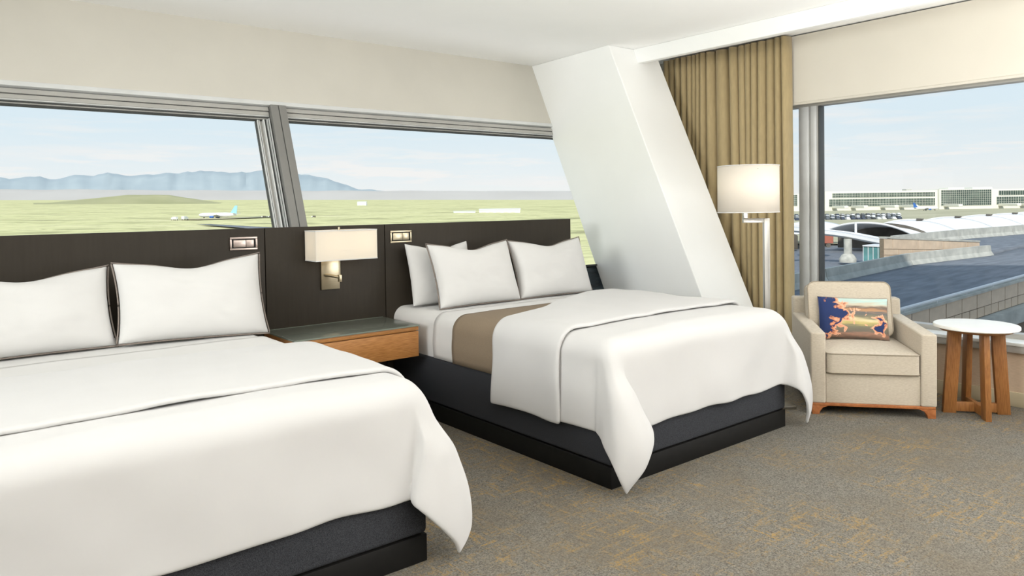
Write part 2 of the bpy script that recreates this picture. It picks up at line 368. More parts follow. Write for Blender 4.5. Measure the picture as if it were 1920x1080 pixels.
fbox('transom', 2.158, XW1, .845, .858, -.078, -.03, M_metal_d, bev=0)
fbox('pane', XW0, 1.944, .50, 2.080, -.076, -.068, M_glass, bev=0)
fbox('pane', 2.158, XW1, .858, 2.080, -.076, -.068, M_glass, bev=0)
fbox('spandrel_panel', 2.158, XW1, .50, .845, -.125, -.07, M_spandrel, bev=0)

# ------------------------------------------------------------------ window 2: tall window in the right wall
win2 = thing('window_2', 'wide right window with a metal mullion', None, (5.86, 1.0, .42), kind='structure')
box('sill_board', (5.69, YF, .414), (5.86, 4.3, .436), M_sill, win2, .003)
box('sill_fascia', (5.700, YF, .366), (5.734, 4.3, .414), M_metal, win2, .002)
box('bottom_rail', (5.85, YF, .43), (5.94, 4.5, .472), M_metal, win2, .003)
box('top_rail', (5.84, YF, 2.199), (5.94, 4.9, 2.24), M_metal, win2, .003)
box('pane', (5.895, YF, .472), (5.903, 3.16, 2.2), M_glass, win2, 0)
box('pane', (5.895, 3.34, .472), (5.903, 4.5, 2.2), M_glass, win2, 0)
for (y0, y1, x0, mm) in ((3.250, 3.338, 5.86, M_metal_l), (3.228, 3.250, 5.875, M_metal), (3.182, 3.228, 5.855, M_metal_l), (3.168, 3.182, 5.87, M_metal), (3.158, 3.168, 5.865, M_metal_d)):
    box('mullion', (x0, y0, .44), (5.95, y1, 2.236), mm, win2, .002)
box('mullion', (5.86, -1.6, .44), (5.95, -1.48, 2.236), M_metal, win2, .002)

# roller blind
rb = thing('roller_blind', 'cream roller blind drawn partly down over the right window', 'blind', (5.705, .5, 2.21))
box('blind_fabric', (5.703, YF+.1, 2.222), (5.706, 4.2, 2.775), M_blind, rb, 0)
box('bottom_bar', (5.697, YF+.1, 2.203), (5.711, 4.2, 2.224), M_blind, rb, .004)

# curtain
def curtain():
    def fn(u, v):
        y = 3.292 + u*1.30; z = .012 + v*2.755
        ph = 2*PI*(u*18 + .60*math.sin(u*7.3) + .28*math.sin(u*17+1)); amp = .042 + .012*math.sin(u*31+.7)
        a2 = amp*(.85 + .15*math.sin(v*2.2+u*9)); x = 5.630 + a2*math.sin(ph + .25*math.sin(v*3+u*14))
        y += .012*math.cos(ph)*1.2 + .022*(1-v)*math.sin(u*12) - .02*(1-v)*(1-u)
        return (x, y, z)
    o = MB().grid(420, 14, fn).build('curtain', M_curtain, sharp=False); mod_solid(o, .003, 0)
    return tag(o, 'olive gold pleated floor-length curtain gathered between column and right window', 'curtain')
curtain()

# ------------------------------------------------------------------ headboard
HB = 4.60
hb = thing('headboard', 'long dark wood headboard wall panel running behind both beds', 'headboard', (1.6, HB+.02, 0))
for x0, x1 in ((-2.2, 1.709), (1.715, 2.565), (2.571, 4.373)):
    box('panel', (x0, HB, .02), (x1, HB+.042, 1.283), M_hb, hb, .0015)
box('backing', (-2.2, HB+.036, .02), (4.36, HB+.048, 1.25), M_seam, hb, 0)
def reading_light(x0, x1, z0, z1, m, label):
    t = thing('reading_light', label, 'light', ((x0+x1)/2, HB, (z0+z1)/2), 'folded reading lights set in the headboard')
    w_, y0 = .012, HB-.008
    fr = MB()
    fr.box((x0, y0, z0), (x1, HB, z0+w_), .0015); fr.box((x0, y0, z1-w_), (x1, HB, z1), .0015)
    fr.box((x0, y0, z0+w_), (x0+w_, HB, z1-w_), .0015); fr.box((x1-w_, y0, z0+w_), (x1, HB, z1-w_), .0015)
    fr.build('frame', m, t)
    box('recess', (x0+w_, HB-.002, z0+w_), (x1-w_, HB, z1-w_), M_seam, t, 0)
    xm = x0 + (x1-x0)*.58
    box('swivel_head', (x0+w_+.010, HB-.007, z0+w_+.006), (xm-.001, HB-.0015, z1-w_-.006), m, t, .002)
    box('swivel_head', (xm+.001, HB-.007, z0+w_+.006), (x1-w_-.010, HB-.0015, z1-w_-.006), m, t, .002)
reading_light(1.492, 1.662, 1.150, 1.231, M_brass_p, 'pinkish nickel folded reading light above the near bed pillows')
reading_light(2.610, 2.784, 1.149, 1.236, M_brass, 'champagne metal folded reading light above the far bed')

# ------------------------------------------------------------------ nightstand
ns = thing('nightstand', 'floating oak nightstand with grey glass top between the beds', 'nightstand', (2.14, HB-.24, .42))
box('body', (1.700, 4.135, .430), (2.530, HB-.001, .600), M_oak, ns, .002)
box('drawer_front', (1.694, 4.118, .428), (2.536, 4.138, .592), M_oak, ns, .002)
box('top_board', (1.694, 4.118, .598), (2.536, HB-.001, .624), M_oak, ns, .002)
box('glass_top', (1.690, 4.112, .624), (2.540, HB-.001, .634), M_tint, ns, .002)
box('glass_edge', (1.690, 4.1105, .625), (2.540, 4.1125, .6345), M_glassedge, ns, 0)
box('glass_edge', (1.6885, 4.1125, .625), (1.692, HB-.001, .6348), M_glassedge, ns, 0)
box('glass_edge', (1.692, HB-.005, .6338), (2.540, HB-.001, .6350), M_glassedge, ns, 0)

# ------------------------------------------------------------------ wall sconce
sc_ = thing('wall_sconce', 'wall sconce with rectangular white shade over the nightstand', 'lamp', (2.18, HB, .86))
box('backplate', (2.080, HB-.016, .860), (2.212, HB, 1.09), M_brass, sc_, .002)
ar = MB(); ar.tube([(2.105, HB-.02, .957), (2.120, HB-.05, .957), (2.165, HB-.105, .945)], .010, 8); ar.build('arm', M_brass, sc_)
st = MB(); st.box((2.156, HB-.122, .915), (2.176, HB-.10, .962), .002); st.lathe([(.005, .96), (.005, 1.275)], 12, (2.166, HB-.111, 0)); st.build('stem', M_brass, sc_)
sx0, sx1, sy0, sy1, sz0, sz1 = 1.973, 2.412, 4.425, 4.590, 1.061, 1.259
shb = MB(); t_ = .004
for lo, hi in (((sx0, sy0, sz0), (sx1, sy0+t_, sz1)), ((sx0, sy1-t_, sz0), (sx1, sy1, sz1)), ((sx0, sy0+t_, sz0), (sx0+t_, sy1-t_, sz1)), ((sx1-t_, sy0+t_, sz0), (sx1, sy1-t_, sz1))): shb.box(lo, hi, 0)
sh = shb.build('lamp_shade', M_shade2, sc_)
box('shade_diffuser', (sx0+.003, sy0+.003, sz1-.010), (sx1-.003, sy1-.003, sz1-.007), M_shade2, sh, 0)
for z in (sz0, sz1-.006):
    tr = MB()
    tr.box((sx0-.001, sy0-.0015, z), (sx1+.001, sy0, z+.006), 0); tr.box((sx0-.0015, sy0, z), (sx0, sy1, z+.006), 0); tr.box((sx1, sy0, z), (sx1+.0015, sy1, z+.006), 0)
    tr.build('shade_trim', M_sheet, sh)
MB().lathe([(.002, 1.252), (.008, 1.256), (.008, 1.276), (.002, 1.280)], 12, (2.166, HB-.111, 0)).build('finial', M_brass, sc_)
def bulb(name, loc, power, r=.03, col=(1, .90, .76)):
    d = bpy.data.lights.new(name, 'POINT'); d.energy = power; d.shadow_soft_size = r; d.color = col
    o = bpy.data.objects.new(name, d); COL.objects.link(o); o.location = loc
bulb('sconce_bulb', (2.31, 4.53, 1.16), .5, .06); bulb('sconce_bulb', (2.10, 4.53, 1.16), .4, .06)

# ------------------------------------------------------------------ beds
def rot2(x, y, a): return x*math.cos(a)-y*math.sin(a), x*math.sin(a)+y*math.cos(a)
def fbm(x, y, z, s): return mnoise.noise(Vector((x*s, y*s, z*s)))
def profile_over(x0, x1, ztop, zbot, R, off, n=8):
    # cross section going up the left side, over and down the right side
    pts = [(x0-off, zbot)]
    for k in range(5): pts.append((x0-off-.006*math.sin(PI*(k+.5)/5), zbot+(ztop-R-zbot)*(k+1)/6))
    for k in range(n+1):
        a = PI - (PI/2)*k/n; pts.append((x0+R+(R+off)*math.cos(a), ztop-R+(R+off)*math.sin(a)))
    for k in range(1, 24): pts.append((x0+R+(x1-x0-2*R)*k/24, ztop+off))
    right = [(x0+x1-x, z) for x, z in pts[:len(pts)-23]][::-1]
    return pts+right
def over_sheet(name, x0, x1, ztop, zbot, y0, y1, off, m, parent=None, ny=24, thick=.005, wav=.004, cap=False):
    pr = profile_over(x0, x1, ztop, zbot, .085, off)
    def fn(u, v):
        i = min(int(round(u*(len(pr)-1))), len(pr)-1); x, z = pr[i]; y = y0+(y1-y0)*v
        q = fbm(x*1.0, y, z, 5)*wav
        yy = y + (fbm(x, z, 3.1, 3)*.006 if 0 < v < 1 or True else 0)
        return (x+q*.5, yy, z+q if z > zbot+.02 else z)
    b = MB().grid(len(pr), ny, fn)
    if cap:
        n = len(pr)
        b.f.append(tuple(i*ny for i in range(n))); b.f.append(tuple(i*ny+ny-1 for i in range(n))[::-1])
    o = b.build(name, m, parent, sharp=cap, angle=50)
    if not cap: mod_solid(o, thick, 1)
    return o
def drape(name, m, parent, x0, x1, yf, yh, ztop, zhem, R, off, ears, v0=0.0, dv=None, seed=0.0, foot=True, puff=.006, thick=.018, sidehem=None, res=.022, skew=None):
    """quilt lying on a bed: x0..x1 and foot yf are the edges it falls over, yh its head end"""
    A = (ztop+off-zhem) - R + PI*R/2                      # cloth length past the start of the rounding
    As = (ztop+off-(sidehem if sidehem is not None else zhem)) - R + PI*R/2
    W = (x1-x0) - 2*R
    def prof(a, fl):
        if a <= 0: return a, 0.0
        if a < PI*R/2: return (R+off)*math.sin(a/R), (R+off)*(1-math.cos(a/R))
        e = a-PI*R/2; return R+off+fl*e, R+off+e
    us = []; n = int(As/res)
    us += [-As + As*k/n for k in range(n)]
    n2 = int(W/(res*1.7)); us += [W*k/n2 for k in range(n2)]; us += [W + As*k/n for k in range(n+1)]
    Lh = yh-(yf+R); vsx = []
    if foot:
        n3 = int(A/res); vsx += [-A + A*k/n3 for k in range(n3)]
        start = 0.0
    else: start = v0-(yf+R)
    
    n4 = max(6, int((Lh-start)/(res*1.6))); vsx += [start+(Lh-start)*k/n4 for k in range(n4+1)]
    SIX = (0.0, .22, .42, .62, .84, .93, 1.0)
    def cat(P, f_):
        k = 0
        while k < len(SIX)-2 and f_ > SIX[k+1]: k += 1
        a = (f_-SIX[k])/(SIX[k+1]-SIX[k]); q = lambda i: P[min(max(i, 0), len(P)-1)]
        p0, p1, p2, p3 = q(k-1), q(k), q(k+1), q(k+2)
        return tuple(.5*(2*p1[c]+(p2[c]-p0[c])*a+(2*p0[c]-5*p1[c]+4*p2[c]-p3[c])*a*a+(3*p1[c]-p0[c]-3*p2[c]+p3[c])*a**3) for c in (0, 1))
    def bag(th, d_, o_, e):
        # plan position (past the side edge, past the foot edge) of the hanging corner fold at depth d_
        ba, bb, win = e; D = .66
        t = max(0.0, min(1.0, d_/D)); g = 1.5*t**1.15*(1-.55*t**4); w_ = win*min(1, t*1.5)**1.3
        P = [(0, -R), (ba*.85*g, -R*.35+bb*.12*g), (ba*g, bb*.62*g), (ba*.30*g-w_*.45, bb*g+.015*t), (-w_-R*(1-min(1, t*2))*.5, .034*min(1, t*3)+bb*.42*g), (-w_*.80-R*.3, .012), (-R, 0)]
        c = cat(P, th/(PI/2)); cir = (-R+R*math.cos(th), -R+R*math.sin(th)); sq = 1/max(math.cos(th), math.sin(th))
        cir = (-R+(cir[0]+R)*(1+(sq-1)*.8), -R+(cir[1]+R)*(1+(sq-1)*.8))
        sm = max(0.0, min(1.0, (d_-R*.6)/.22)); sm = sm*sm*(3-2*sm)
        return cir[0]*(1-sm)+c[0]*sm, cir[1]*(1-sm)+c[1]*sm
    def pos(u, v):
        au = -u if u < 0 else (u-W if u > W else 0.0); sgn = -1 if u < 0 else 1
        av = -v if v < 0 else 0.0
        bx = min(max(u, 0), W); by = max(v, 0)
        if skew and v > 0:
            vst = max(start, skew[0]-(yf+R)); k = max(0.0, min(1.0, (v-vst)/(Lh-vst))); by += k*skew[1](bx/W)
        X = x0+R+bx; Y = yf+R+by; Z = ztop+off
        nx = fbm(X+seed, Y, 0, 3.2)*puff + fbm(X+seed, Y, 5, 9)*puff*.35
        if au == 0 and av == 0: return Vector((X, Y, Z+nx+.012*math.sin(PI*bx/W)))
        if av == 0:
            o_, d_ = prof(au, .02); wv = .010*math.sin(Y*9+seed)*min(1, d_/.3) + fbm(Y*1.3, d_, seed, 4)*.012*min(1, d_/.2)
            return Vector((X+sgn*(o_+wv), Y+fbm(Y, d_, seed+9, 3)*.006, Z-d_+nx*max(0, 1-d_/.1)+fbm(Y*2, seed, 2, 2)*.012*min(1, d_/.4)))
        if au == 0:
            o_, d_ = prof(av, .03); wv = .008*math.sin(X*7+seed)*min(1, d_/.3) + fbm(X*1.3, d_, seed, 4)*.010*min(1, d_/.2)
            return Vector((X, Y-(o_+wv), Z-d_+nx*max(0, 1-d_/.1)+fbm(X*2, seed, 7, 2)*.014*min(1, d_/.4)))
        r = math.hypot(au, av); th = math.atan2(av, au)
        o_, d_ = prof(r, .025)
        e = ears[0] if u < 0 else ears[1]
        if d_ < R+off:                     # still on the rounded shoulder
            sc = o_/(R+off); sq = 1+(1/max(math.cos(th), math.sin(th))-1)*.8*(d_/(R+off))
            a_, b_ = -R+R*sc*math.cos(th)*sq, -R+R*sc*math.sin(th)*sq
        else: a_, b_ = bag(th, d_, o_, e)
        if d_ > R: d_ += (d_-R)*.075*math.sin(2*th)**2
        wv = fbm(th*2, d_*2, seed+3, 2.5)*.010*min(1, d_/.25)
        k = min(1, d_/(R+off)); a_ += (off+.012*max(0, d_-R))*k*math.cos(th) + wv*math.cos(th); b_ += (off+.02*max(0, d_-R))*k*math.sin(th) + wv*math.sin(th)
        return Vector(((x0-a_) if sgn < 0 else (x1+a_), yf-b_, Z-d_+nx*max(0, 1-d_/.1)))
    vs_ = [pos(u, v) for u in us for v in vsx]; nv = len(vsx)
    fs = [(i*nv+j, (i+1)*nv+j, (i+1)*nv+j+1, i*nv+j+1) for i in range(len(us)-1) for j in range(nv-1)]
    o = obj(name, vs_, fs, m, parent, sharp=False)
    mod_solid(o, thick, -1); mod_subsurf(o, 1)
    return o
def pillow(name, label, cx, cy, cz, w, h, d, tilt, rz, m=M_sheet, dip=.045, seed=0.0, piping=True, group='bed pillows', droop=0.0):
    """upright pillow: width w (x), height h (z), thickness d; cx,cy,cz is the middle of its lower edge"""
    T = Matrix.Translation((cx, cy, cz)) @ Matrix.Rotation(rz, 4, 'Z') @ Matrix.Rotation(tilt, 4, 'X')
    def outline(u, v):      # u,v in -1..1
        e = .055*(1-v*v)**1.0; f_ = .05*(1-u*u)
        x = u*(w/2)*(1-e*(.9 if u > 0 else 1.0)); z = v*(h/2)*(1-f_*.6)
        if v > 0: z -= dip*(v**2)*(math.exp(-((u-.02)/.42)**2)) - .018*abs(u)**4*v
        z += droop*u*v*.5
        return x, z+h/2
    def fn_s(sg):
        def fn(a, b):
            u, v = -1+2*a, -1+2*b
            x, z = outline(u, v)
            k = max(0, (1-abs(u)**2.6))*max(0, (1-abs(v)**2.6)); th = d/2*k**.48
            cr = fbm(u*1.2+seed, v*1.2, sg*2.0, 1.6)*.016*k + fbm(u*3+seed, v*3, sg, 2)*.005*k**.5
            # soft diagonal pulls from the corners
            cr += .004*math.sin((abs(u)-abs(v))*14+seed)*k*abs(u*v)
            return (x, sg*(th+cr*.8+.0015), z)
        return fn
    n = 34
    b = MB(T).grid(n, n, fn_s(-1)); c0 = len(b.v); b.grid(n, n, fn_s(1))
    bm = bmesh.new()
    for v in b.v: bm.verts.new(v)
    bm.verts.ensure_lookup_table()
    for f in b.f: bm.faces.new([bm.verts[i] for i in (f if f[0] < c0 else f[::-1])])
    bmesh.ops.remove_doubles(bm, verts=bm.verts[:], dist=.0035); bmesh.ops.recalc_face_normals(bm, faces=bm.faces[:])
    bb_ = MB().bm(bm)
    t = thing(name, label, 'pillow', (cx, cy, cz), group)
    o = bb_.build('pillow_case', m, t, sharp=False); mod_subsurf(o, 1)
    if piping:
        per = [outline(-1+2*k/40, -1) for k in range(40)] + [outline(1, -1+2*k/40) for k in range(40)] + [outline(1-2*k/40, 1) for k in range(40)] + [outline(-1, 1-2*k/40) for k in range(40)]
        MB(T).tube([(x, 0, z) for x, z in per], .0042, 6, True).build('piping', M_piping, t, sharp=False)
    return t
def bed(x0, yf, which):
    x1 = x0+1.576; near = which == 'near'
    nm = 'left bed nearest the camera' if near else 'bed beside the leaning column'
    t = thing('bed', ('charcoal upholstered bed base nearest the camera, cut by the left frame edge' if near else 'charcoal upholstered bed base beside the leaning column'), 'bed', ((x0+x1)/2, (yf+HB)/2, 0), 'double beds')
    box('plinth', (x0+.002, yf, 0), (x1-.002, HB-.004, .108), M_plinth, t, .003)
    MB().box((x0, yf-.002, .112), (x1, HB-.004, .412), .018, 3).build('base', M_fabric_d, t)
    over_sheet('mattress', x0+.012, x1-.012, .695, .412, yf+.05, HB-.006, 0, M_sheet, t, cap=True)
    d = lambda s: s+(' on the near left bed' if near else ' on the far bed beside the column')
    o = over_sheet('bed_sheet', x0+.012, x1-.012, .695, .414, 2.95, 4.06 if not near else 4.0, .007, M_sheet)
    tag(o, d('white flat sheet folded down'), 'sheet', 'flat sheets')
    o = over_sheet('blanket', x0+.012, x1-.012, .695, .414, 2.96, 3.825 if not near else 3.47, .016, M_blanket, thick=.007)
    tag(o, d('taupe woven blanket tucked under the duvet'), 'blanket', 'taupe blankets')
    # duvet: main quilt and its turned-back band
    # hanging corner folds: bulge past the side, past the foot, and overlap in front of the foot
    ec = ((.045, .15, .20), (.15, .10, .05)) if not near else ((.10, .10, .05), (.16, .075, .115))
    yh, yc = (3.375, 2.80) if not near else (3.44, 2.66)
    sk = (yc, (lambda a: .52*a*a*(3-2*a)) if not near else (lambda a: .05*(1-a)))
    dv = thing('duvet', d('thick white duvet with turned-back top'), 'duvet', ((x0+x1)/2, yf+.4, .70), 'white duvets')
    drape('quilt', M_duvet, dv, x0-.020, x1+.020, yf-.024, yh-.03, .738 if not near else .726, .275, .105, 0, ec, seed=3.0 if near else 8.0, sidehem=.272, skew=sk)
    drape('turned_back_band', M_duvet, dv, x0-.020, x1+.020, yf-.024, yh, .738 if not near else .726, .29, .105, .028, ec, v0=yc, foot=False, seed=15.0 if near else 21.0, sidehem=.292, thick=.024, puff=.012, skew=sk)
bed(2.615, 2.485, 'far'); bed(-.032, 2.467, 'near')
# pillows
pillow('pillow', 'white pillow standing behind the front pillows of the far bed', 2.950, 4.415, .705, .55, .44, .13, math.radians(-14), 0, piping=False, seed=2)
pillow('pillow', 'white piped pillow at the left front of the far bed', 3.120, 4.20, .702, .735, .455, .19, math.radians(-20), math.radians(1), seed=4)
pillow('pillow', 'white piped pillow beside the column on the far bed', 3.862, 4.215, .700, .745, .450, .19, math.radians(-20), math.radians(-2), seed=6)
pillow('pillow', 'white piped pillow beside the nightstand on the near bed', 1.168, 4.165, 0.704, .775, .450, .20, math.radians(-22), math.radians(-5), seed=8, droop=.02)
pillow('pillow', 'white piped pillow cut off by the left frame edge', .400, 4.23, 0.704, .80, .425, .20, math.radians(-22), math.radians(2), seed=10)

# ------------------------------------------------------------------ floor lamp
fl = thing('floor_lamp', 'brushed steel floor lamp with white drum shade before the curtain', 'lamp', (4.532, 2.825, 0))
Tl = Matrix.Translation((4.532, 2.825, 0)) @ Matrix.Rotation(math.atan2(.091, -.112), 4, 'Z')
box('base', (-.16, -.11, 0), (.12, .11, .022), M_steel, fl, .003, Tl)
box('pole', (-.019, -.019, .022), (.019, .019, 1.292), M_steel, fl, .002, Tl)
box('arm', (.019, -.016, 1.262), (.160, .016, 1.292), M_steel, fl, .002, Tl)
box('stem', (.129, -.015, 1.292), (.159, .015, 1.40), M_steel, fl, .002, Tl)
R_ = .203; zs0, zs1 = 1.334, 1.650
n = 64; sm = MB(Tl)
sm.grid(n, 2, lambda u, v: (.122+R_*math.cos(2*PI*u), R_*math.sin(2*PI*u), zs0+(zs1-zs0)*v), True)
ls = sm.build('lamp_shade', M_shade, fl, sharp=False); mod_solid(ls, .003, -1)
for z in (zs0, zs1):
    tm = MB(Tl); tm.tube([(.122+(R_+.0005)*math.cos(2*PI*k/n), (R_+.0005)*math.sin(2*PI*k/n), z) for k in range(n)], .003, 6, True)
    tm.build('shade_trim', M_sheet, ls, sharp=False)
sp = MB(Tl); sp.box((.122-R_, -.003, zs1-.03), (.122+R_, .003, zs1-.025), 0); sp.box((.119, -R_, zs1-.03), (.125, R_, zs1-.025), 0); sp.lathe([(.012, 1.395), (.02, 1.42), (.02, 1.46), (.01, 1.62)], 12, (.144, 0, 0))
sp.build('spider', M_steel, ls)
p_ = Tl @ Vector((.122, 0, 1.52)); bulb('floor_lamp_bulb', p_, 1.7, .10)

# ------------------------------------------------------------------ armchair
_e = Vector((.630, -.776, 0)); _b = Vector((.776, .630, 0))
Tc = Matrix(((_e.x, _b.x, 0, 4.588), (_e.y, _b.y, 0, 2.475), (0, 0, 1, 0), (0, 0, 0, 1)))
ch = thing('armchair', 'oatmeal upholstered armchair beside the right window', 'chair', Tc @ Vector((.32, .36, 0)))
def soft(name, lo, hi, m, parent, bev=.02, fn=None, T=Tc, sub=False):
    return MB(T).box(lo, hi, bev, 4, fn=fn).build(name, m, parent, angle=60)
for x0, x1 in ((-.055, .040), (.612, .706)):
    def slope(c, x0=x0): return Vector((c.x, c.y, c.z + (.03*c.y/.7 if c.z > .3 else 0)))
    soft('arm', (x0, 0, .075), (x1, .72, .540), M_chair, ch, .012, slope)
soft('seat_base', (.040, .012, .075), (.612, .70, .272), M_chair, ch, .008)
soft('back_frame', (-.045, .655, .075), (.696, .770, .684), M_chair, ch, .014, lambda c: Vector((c.x, c.y+max(0, c.z-.3)*.18, c.z)))
def welt(name, loop, r, parent, T=Tc): return MB(T).tube(loop, r, 6, True).build(name, M_welt, parent, sharp=False)
def rrect(x0, x1, y0, y1, r, n=5):
    P = []
    for cx, cy, a0 in ((x1-r, y0+r, -PI/2), (x1-r, y1-r, 0), (x0+r, y1-r, PI/2), (x0+r, y0+r, PI)):
        for k in range(n+1): a = a0+PI/2*k/n; P.append((cx+r*math.cos(a), cy+r*math.sin(a)))
    return P
def cushion(name, x0, x1, a0, a1, h, crown, place, m, parent, rc=.035):
    # box cushion: rounded-rectangle plan, side band h, crowned faces; place(x, a, t) -> local point
    P = rrect(x0, x1, a0, a1, rc, 6); n_ = len(P); cx, ca = (x0+x1)/2, (a0+a1)/2; b = MB(Tc)
    rings = []
    for t, f_ in ((0, .0), (0, .35), (0, .7), (0, .92), (0, 1.0), (1, 1.0), (1, .92), (1, .7), (1, .35), (1, .0)):
        ring = []
        for x, a in P:
            xx, aa = cx+(x-cx)*f_, ca+(a-ca)*f_
            k = (1-f_**3)*crown; bul = .006 if f_ == 1 else 0
            ring.append(place(xx, aa, (h+k) if t else -k))
        rings.append(ring)
    vs_ = [p for r_ in rings for p in r_]; fs = []
    for i in range(len(rings)-1):
        for j in range(n_): fs.append((i*n_+j, i*n_+(j+1) % n_, (i+1)*n_+(j+1) % n_, (i+1)*n_+j))
    b.add(vs_, fs); bm = bmesh.new()
    for v in b.v: bm.verts.new(v)
    bm.verts.ensure_lookup_table()
    for f in b.f: bm.faces.new([bm.verts[i] for i in f])
    bmesh.ops.remove_doubles(bm, verts=bm.verts[:], dist=1e-4); bmesh.ops.recalc_face_normals(bm, faces=bm.faces[:])
    o = MB().bm(bm).build(name, m, parent, angle=55)
    for t in (0, h): welt('welt', [place(x, a, t) for x, a in P], .0042, o)
    return o
cushion('seat_cushion', .045, .607, -.010, .60, .125, .022, lambda x, a, t: (x, a, .280+t+.02*max(0, a)), M_chair, ch)
ang = math.radians(14)
def place_back(x, a, t): # a = height along the tilted back, t = thickness toward the front
    y0, z0 = .575, .415
    return (x, y0 + a*math.sin(ang) - t*math.cos(ang), z0 + a*math.cos(ang) + t*math.sin(ang))
cushion('back_cushion', .020, .572, 0, .385, .135, .018, place_back, M_chair, ch, .05)
rail = MB(Tc); rail.box((-.045, .004, .058), (.698, .03, .077), .002); rail.box((-.045, .70, .058), (.698, .73, .077), .002)
rail.box((-.045, .03, .058), (-.02, .70, .077), .002); rail.box((.672, .03, .058), (.698, .70, .077), .002); rail.build('base_rail', M_oak_red, ch)
for sx_, xb in ((1, -.046), (-1, .699)):
    for y0 in (.004, .70):
        pts_ = [(xb, y0, 0), (xb+sx_*.045, y0, 0), (xb+sx_*.050, y0, .02), (xb+sx_*.066, y0, .044), (xb+sx_*.10, y0, .058), (xb, y0, .058)]
        MB(Tc).prism(pts_, (0, .045, 0), .002).build('leg', M_oak_red, ch)
# printed lumbar cushion
def throw_pillow():
    Tp = Tc @ Matrix.Translation((.300, .385, .428)) @ Matrix.Rotation(math.radians(-17), 4, 'X') @ Matrix.Rotation(math.radians(1.5), 4, 'Y')
    w_, h_, d_ = .460, .300, .12
    n = 26; vs_, fs, uv = [], [], []
    for sg in (-1, 1):
        b0 = len(vs_)
        for i in range(n):
            for j in range(n):
                u, v = -1+2*i/(n-1), -1+2*j/(n-1)
                x = u*w_/2*(1-.03*(1-v*v)); z = v*h_/2*(1-.035*(1-u*u))+h_/2
                k = max(0, 1-abs(u)**2.4)*max(0, 1-abs(v)**2.4)
                vs_.append(Tp @ Vector((x, sg*(d_/2*k**.5+.001)+fbm(u, v, sg, 3)*.004*k, z))); uv.append(((u+1)/2, (v+1)/2))
        for i in range(n-1):
            for j in range(n-1):
                f = (b0+i*n+j, b0+(i+1)*n+j, b0+(i+1)*n+j+1, b0+i*n+j+1); fs.append(f if sg < 0 else f[::-1])
    t = thing('throw_pillow', 'lumbar cushion with navy and orange cloud print on the armchair', 'cushion', Tp @ Vector((0, 0, 0)))
    o = obj('cushion_cover', vs_, fs, M_print, t, sharp=False)
    ul = o.data.uv_layers.new(name='UVMap')
    for lp in o.data.loops: ul.data[lp.index].uv = uv[lp.vertex_index]
    per = []
    for k in range(24): per.append((-1+2*k/24, -1))
    for k in range(18): per.append((1, -1+2*k/18))
    for k in range(24): per.append((1-2*k/24, 1))
    for k in range(18): per.append((-1, 1-2*k/18))
    MB(Tp).tube([(u*w_/2*(1-.03*(1-v*v)), 0, v*h_/2*(1-.035*(1-u*u))+h_/2) for u, v in per], .003, 6, True).build('edge_seam', M_piping, t, sharp=False)
throw_pillow()

# ------------------------------------------------------------------ side table
tc_ = Vector((5.364, 1.821, 0)); st_ = thing('side_table', 'round white topped side table with splayed oak legs', 'table', tc_)
MB(Matrix.Translation(tc_)).lathe([(.0, .561), (.236, .561), (.245, .566), (.245, .580), (.241, .585), (0, .585)], 72).build('table_top', M_stone_top, st_)
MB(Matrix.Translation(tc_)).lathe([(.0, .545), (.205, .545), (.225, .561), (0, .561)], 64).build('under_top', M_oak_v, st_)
a1 = math.atan2(-.294, .236); 
for k in range(4):
    T_ = Matrix.Translation(tc_) @ Matrix.Rotation(a1 + k*PI/2, 4, 'Z')
    r0 = .200 if k % 2 == 0 else .205
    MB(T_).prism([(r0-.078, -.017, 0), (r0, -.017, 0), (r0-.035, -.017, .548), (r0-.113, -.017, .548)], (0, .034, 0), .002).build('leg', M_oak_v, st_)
for k in range(2):
    T_ = Matrix.Translation(tc_) @ Matrix.Rotation(a1 + k*PI/2, 4, 'Z')
    z1 = .072 if k == 0 else .074
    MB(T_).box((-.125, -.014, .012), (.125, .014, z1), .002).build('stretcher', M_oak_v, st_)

# ================================================================== outside
M_asph = mat('sky_tinted_asphalt', (.105, .122, .148), .85, col2=(.175, .195, .225), vscale=.5, stretch=(1, 4, 1))  # blue of the skylit shade is mixed into the base colour
M_conc = mat('weathered_concrete', (.36, .36, .33), .9, col2=(.52, .52, .47), vscale=1.2)
M_panel = mat('sandstone_panel', (.62, .485, .36), .9, var=.10, vscale=1.5)
M_joint = mat('panel_joint', (.20, .16, .12), .9, var=.1)
M_white = mat('white_membrane', (.80, .80, .79), .6, var=.03, vscale=.2)
M_wpaint = mat('white_bridge_paint', (.68, .69, .70), .5, var=.03)
M_dark = mat('dark_underside', (.10, .09, .075), .9, var=.3, vscale=.4)
M_teal = mat('teal_glass', (.10, .26, .27), .15, var=.2, vscale=.5)
M_bglass = mat('terminal_glass', (.025, .045, .042), .15, col2=(.08, .12, .10), vscale=.12)
M_bwall = mat('terminal_wall', (.74, .74, .66), .7, var=.03)
M_apron = mat('apron_concrete', (.36, .34, .22), .95, col2=(.46, .43, .29), vscale=.02)
M_air = mat('aircraft_white', (.82, .83, .84), .35, var=.02)
M_airb = mat('aircraft_blue', (.03, .13, .42), .35, var=.1)
M_airl = mat('aircraft_pale_blue', (.30, .58, .74), .35, var=.1)
M_rock_haze = mat('haze_tinted_mountain', (.30, .36, .39), 1.0, col2=(.36, .42, .44), vscale=.0012, stretch=(1, 1, 2.5))  # blue of the distance haze is put into the rock colour
M_hills = mat('haze_tinted_plain', (.46, .43, .39), 1.0, col2=(.50, .47, .43), vscale=.0008)  # pale pinkish haze is put into the base colour
M_mesa = mat('dry_green_mesa', (.30, .30, .14), 1.0, col2=(.40, .38, .20), vscale=.004)
